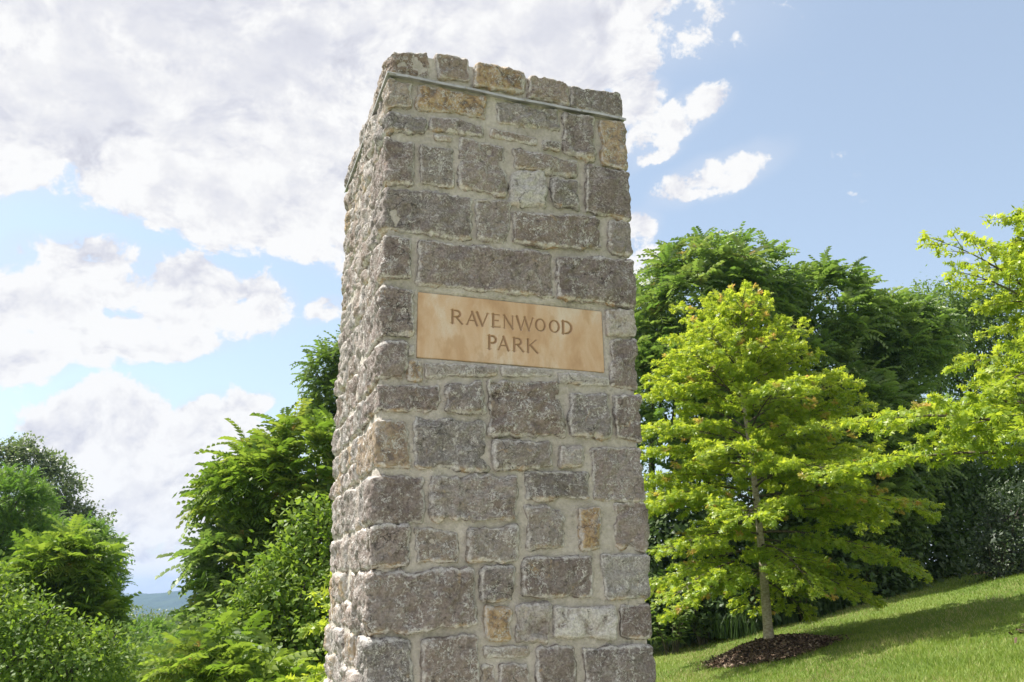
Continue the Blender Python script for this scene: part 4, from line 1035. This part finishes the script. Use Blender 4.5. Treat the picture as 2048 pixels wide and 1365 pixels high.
# leafy weeds at lawn edge
def weed(px, Y, hgt, rad, label, seed, n_=260, leaf=.17, mat=None, name='leafy_weed'):
    r_ = np.random.RandomState(seed); b = on_ground(px, Y); root = empty(name, b, label=label, cat='plant')
    stems = []; P = []; D_ = []
    for i in range(9):
        a = r_.uniform(0, 6.28); e = np.array([math.cos(a) * rad * r_.uniform(.3, 1), math.sin(a) * rad * .7, hgt * r_.uniform(.6, 1)])
        path = bez(np.array([e[0] * .2, e[1] * .2, -.02]), np.array([e[0] * .5, e[1] * .5, e[2] * .8]), e, 7); stems.append((path, np.linspace(.012, .004, 7)))
        for j in range(n_ // 9):
            s = r_.uniform(.2, 1); q = s * 6; k = min(5, int(q)); c = path[k] + (path[k + 1] - path[k]) * (q - k); P.append(c); aa = r_.uniform(0, 6.28); D_.append((math.cos(aa), math.sin(aa), r_.uniform(-.4, .5)))
    V, F = tubes(stems, 5); link('stem', mesh_np('stem', V, F, M_TWIG), root)
    P = np.array(P); D_ = unit(np.array(D_)); X, Yv, Z = frames(D_, unit(r_.normal(0, .35, (len(P), 3)) + [0, 0, 1])); s_ = leaf * r_.uniform(.6, 1.2, len(P))
    build_leaves('foliage', [scatter(LEAF_T, LEAF_F, P, X, Yv, Z, np.stack([s_ * 1.2, s_, s_], 1), r_.uniform(.3, 1, len(P)), np.zeros(len(P)))], mat or M_BROAD, root)
weed(1335, 17.0, .95, .55, 'broad leaved pokeweed plant at the lawn edge nearest the pillar', 1)
weed(1400, 17.3, .8, .45, 'broad leaved weed between the pokeweed and the young oak trunk', 2)
weed(1605, 17.6, .85, .5, 'leafy weed right of the young oak trunk', 3, leaf=.13)
weed(1725, 18.4, 1.0, .6, 'pale feathery shrub below the drooping tree of heaven', 4, 420, .10, M_AIL, 'leafy_shrub')
# tall grasses
def grass_clump(px, Y, hgt, n_, label, seed):
    r_ = np.random.RandomState(seed); b = on_ground(px, Y)
    a = r_.uniform(0, 6.28, n_); o_ = np.stack([r_.normal(0, .25, n_), r_.normal(0, .15, n_), np.zeros(n_)], 1)
    L = hgt * r_.uniform(.5, 1.1, n_); w_ = .009
    dirx = np.stack([np.cos(a), np.sin(a), 0 * a], 1); sd = np.stack([-np.sin(a), np.cos(a), 0 * a], 1) * w_
    V = []; t_ = [0, .4, .75, 1]
    for k, tt in enumerate(t_):
        c = o_ + dirx * (L * .45 * tt ** 2)[:, None] + np.array([0, 0, 1.0]) * (L * (tt - .35 * tt ** 3))[:, None]
        V += [c + sd * (1 - tt), c - sd * (1 - tt)]
    V = np.stack(V, 1).reshape(-1, 3); F = []
    base_ = (np.arange(n_) * 8)[:, None]
    for k in range(3): F.append(base_ + np.array([[2 * k, 2 * k + 1, 2 * k + 3, 2 * k + 2]]))
    me = mesh_np('grass_clump', V, np.concatenate(F), M_DARK, False, {'tint': np.repeat(r_.uniform(0, .8, n_), 8), 'young': np.zeros(len(V))})
    tag(link('grass_clump', me, None, tuple(b)), label, 'grass', 'grass clumps along the lawn edge')
for i, (px, Y, hh, lab) in enumerate([(1465, 17.2, .85, 'tall arching grass clump left of the young oak trunk'), (1640, 17.9, .9, 'tall arching grass clump just right of the young oak trunk'),
        (1680, 18.2, 1.0, 'largest arching grass clump at the lawn edge right of the trunk'), (1560, 17.8, .7, 'short arching grass clump behind the young oak trunk')]):
    grass_clump(px, Y, hh, 170, lab, 50 + i)
# dark clipped shrub at right edge
sb = on_ground(2035, 17.5)
tree('broad', sb, [B(2040, 1090, 17.5, .85, .8, .55), (sb + np.array([.35, 0, 1.35]), (.7, .7, .45)), B(1990, 1120, 17.4, .5, .5, .38)], 560, 'dark grey green shrub with bare stems at the right edge', 41, M_YEW,
     name='evergreen_shrub', per=16, leaf=.055, spread=.10, tb=.6, cat='shrub', tr=.05, stems=4, back=1, inner=120)

# ================================================================== LEFT SIDE
tree('pinnate', gb(560, 15), [B(520, 985, 15, .85, .8, .75), B(610, 960, 15, .9, .8, .9), B(600, 1120, 15.2, 1.0, .8, .8)], 400,
     'tree of heaven with orange seed clusters, left of the pillar', 51, M_AILB, inner=260, young=.22, size=.82)
tree('pinnate', gb(450, 15), [B(478, 1130, 14.6, .50, .6, .45), B(500, 1240, 14.4, .62, .7, .6)], 260,
     'tree of heaven leaning left toward the far ridge', 52, M_AIL, inner=100, young=.05, size=.85)
tree('broad', gb(600, 13), [B(590, 1180, 13, .75, .6, .7), B(540, 1270, 13, .8, .6, .7), B(650, 1300, 12.6, .8, .6, .9), B(640, 1080, 13.4, .5, .5, .7)], 1000,
     'bushy green thicket tree directly left of the pillar', 53, M_AILB, name='broadleaf_tree', per=13, leaf=.11, spread=.16, tb=.4, inner=160)
tree('pinnate', gb(450, 11.5), [B(440, 1350, 11.5, .5, .5, .30), B(520, 1370, 11.3, .45, .4, .25)], 46,
     'low young tree of heaven with long pale fronds at the bottom edge near the pillar', 54, M_AILB, young=.25, size=.8, inner=20)
tree('pinnate', gb(690, 17), [B(650, 745, 17, .30, .4, .42), B(672, 800, 17, .42, .4, .5), B(640, 845, 17, .35, .3, .3), B(690, 720, 17, .3, .3, .4), B(760, 850, 17, .9, .7, .9)], 620,
     'tall thin walnut like tree rising beside the left edge of the pillar', 55, M_BROAD, name='walnut_tree', templates=WALN, nf=(4, 7), shell=(.2, 1.05), size=.9, tr=.07)
tree('broad', gb(80, 40), [B(60, 930, 40, 1.1, 1, .9), B(20, 910, 40, .7, .7, .5), B(110, 970, 40, .9, .9, .9), B(60, 1040, 40, 2.2, 1.5, 1.4), B(140, 1040, 40, 1.3, 1, .7), B(170, 1110, 40, 1.3, 1, .9)], 900,
     'tall olive green tree standing behind the others at the far left', 56, M_OLIVE, name='broadleaf_tree', per=26, leaf=.20, spread=.26, tb=.5, lump=.5, inner=160)
tree('pinnate', gb(-20, 24), [B(20, 1010, 24, 1.0, 1, .9), B(-40, 1100, 24, 1.5, 1, 1.6), B(60, 1090, 24, .8, .8, .5)], 760,
     'bright green feathery tree at the left edge of the photo', 57, M_FEATH, name='locust_tree', group='feathery trees on the left slope', templates=FINE, nf=(8, 12), shell=(.5, 1.08), size=1.1, inner=200)
tree('pinnate', gb(180, 27), [B(140, 1085, 27, 1.2, .9, .55), B(195, 1120, 27, .7, .7, .5), B(190, 1200, 27, .7, .7, .9)], 520,
     'light feathery tree behind the yellow tipped tree of heaven at left', 58, M_FEATH, name='locust_tree', group='feathery trees on the left slope', templates=FINE, nf=(8, 12), shell=(.4, 1.08), size=1.2, inner=120)
tree('pinnate', gb(130, 17), [B(130, 1140, 17, .62, .7, .5), B(75, 1210, 17, .75, .7, .6), B(150, 1250, 17, .60, .6, .6)], 250,
     'tree of heaven with yellow tipped fronds at left below the olive tree', 59, M_AILB, inner=260, young=.08, size=.9)
tree('broad', gb(60, 15), [B(30, 1300, 15, .9, .7, .8), B(150, 1330, 15, .9, .7, .6), B(-60, 1250, 15.5, .8, .7, 1.0)], 900,
     'dense bright green bush in the bottom left corner', 60, M_AILB, name='broadleaf_tree', per=15, leaf=.10, spread=.17, tb=.35, inner=150)
tree('pinnate', gb(330, 38), [B(290, 1285, 38, 1.3, 1, .7), B(240, 1320, 36, 1.3, 1, 1.0), B(350, 1315, 36, 1.2, 1, .8)], 620,
     'low feathery scrub tree in the gap under the far ridge', 61, M_FEATH, name='locust_tree', group='feathery trees on the left slope', templates=FINE, nf=(8, 12), shell=(.4, 1.08), size=1.5, inner=160)
tree('broad', gb(350, 55), [B(310, 1252, 55, 1.8, 1.4, .75), B(400, 1255, 55, 2.2, 1.4, .8), B(215, 1240, 55, 1.4, 1.4, 1.0), B(330, 1350, 50, 3.5, 2, 2.0)], 900,
     'farthest row of pale green treetops below the ridge', 62, M_OLIVE, name='broadleaf_tree', per=20, leaf=.18, spread=.35, tb=.6, inner=100, back=.1)
# lower slope scrub so no bare ground shows
r_ = np.random.RandomState(78); Ps = []; Ns = []
for (px, py, Y, rx, ry, rz) in [(-60, 1400, 19, 2, 1.2, 1.6), (80, 1400, 19, 2, 1.2, 1.4), (230, 1400, 20, 2, 1.2, 1.1), (340, 1420, 22, 2.2, 1.2, 1.2), (480, 1400, 18, 1.8, 1.2, 1.3), (620, 1400, 17, 1.8, 1.2, 1.6), (740, 1300, 18, 1.8, 1.2, 2.2)]:
    P, N = blob_points([B(px, py, Y, rx, ry, rz)], 420, r_, seed=px + 200); Ps.append(P); Ns.append(N)
P = np.concatenate(Ps); N = np.concatenate(Ns)
build_leaves('scrub', [leaf_cloud(P, N, r_, 11, .22, .14, .45)], M_BROAD, None, label='dark scrub covering the lower slope at left', cat='undergrowth', kind='stuff')

# ================================================================== GRASS
r_ = np.random.RandomState(5); n_ = 200000
th = r_.uniform(R(4), R(42), n_); rr_ = 5.0 * (27.0 / 5.0) ** (r_.rand(n_) ** .8)
x = rr_ * np.sin(th); y = rr_ * np.cos(th)
keep = (np.hypot(x - ob[0], y - ob[1]) > .84) & (np.hypot(x - ob2[0], y - ob2[1]) > .76)
PP = np.stack([x, y, 0 * x], 1)
keep &= ~((segd(PP[:, :2], pa, pb) < .45) & (vnoise(PP, 1.4, 3) > -.25))
x, y, rr_, PP = x[keep], y[keep], rr_[keep], PP[keep]; n_ = len(x)
a = r_.uniform(0, 6.28, n_); hgt = r_.uniform(.025, .065, n_) * (1 + .45 * fbm(PP, 1.7, 3, 8)); w_ = .0022 + rr_ * .00022
z = gz2(x, y); b = np.stack([x, y, z - .004], 1); s = np.stack([np.cos(a), np.sin(a), 0 * a], 1) * w_[:, None]
tipv = b + np.stack([r_.normal(0, .5, n_) * hgt, r_.normal(0, .5, n_) * hgt, hgt], 1)
V = np.stack([b - s, b + s, tipv], 1).reshape(-1, 3); F = np.arange(n_ * 3).reshape(-1, 3)
ti = np.clip(.48 + .75 * fbm(PP, .8, 4, 5) + r_.uniform(-.3, .3, n_), 0, 1); yo = (r_.rand(n_) < np.clip(.07 + .5 * fbm(PP, .6, 3, 25), .02, .4)) * .8
build = mesh_np('grass', V, F, M_GRASS, False, {'tint': np.repeat(ti, 3), 'young': np.repeat(yo, 3)})
tag(link('grass', build), 'short mown lawn grass on the slope', 'grass', kind='stuff')

tot = sum(len(o.data.polygons) for o in bpy.data.objects if o.type == 'MESH')
print('POLYS', tot, 'stones', nstone, 'objects', len(bpy.data.objects))
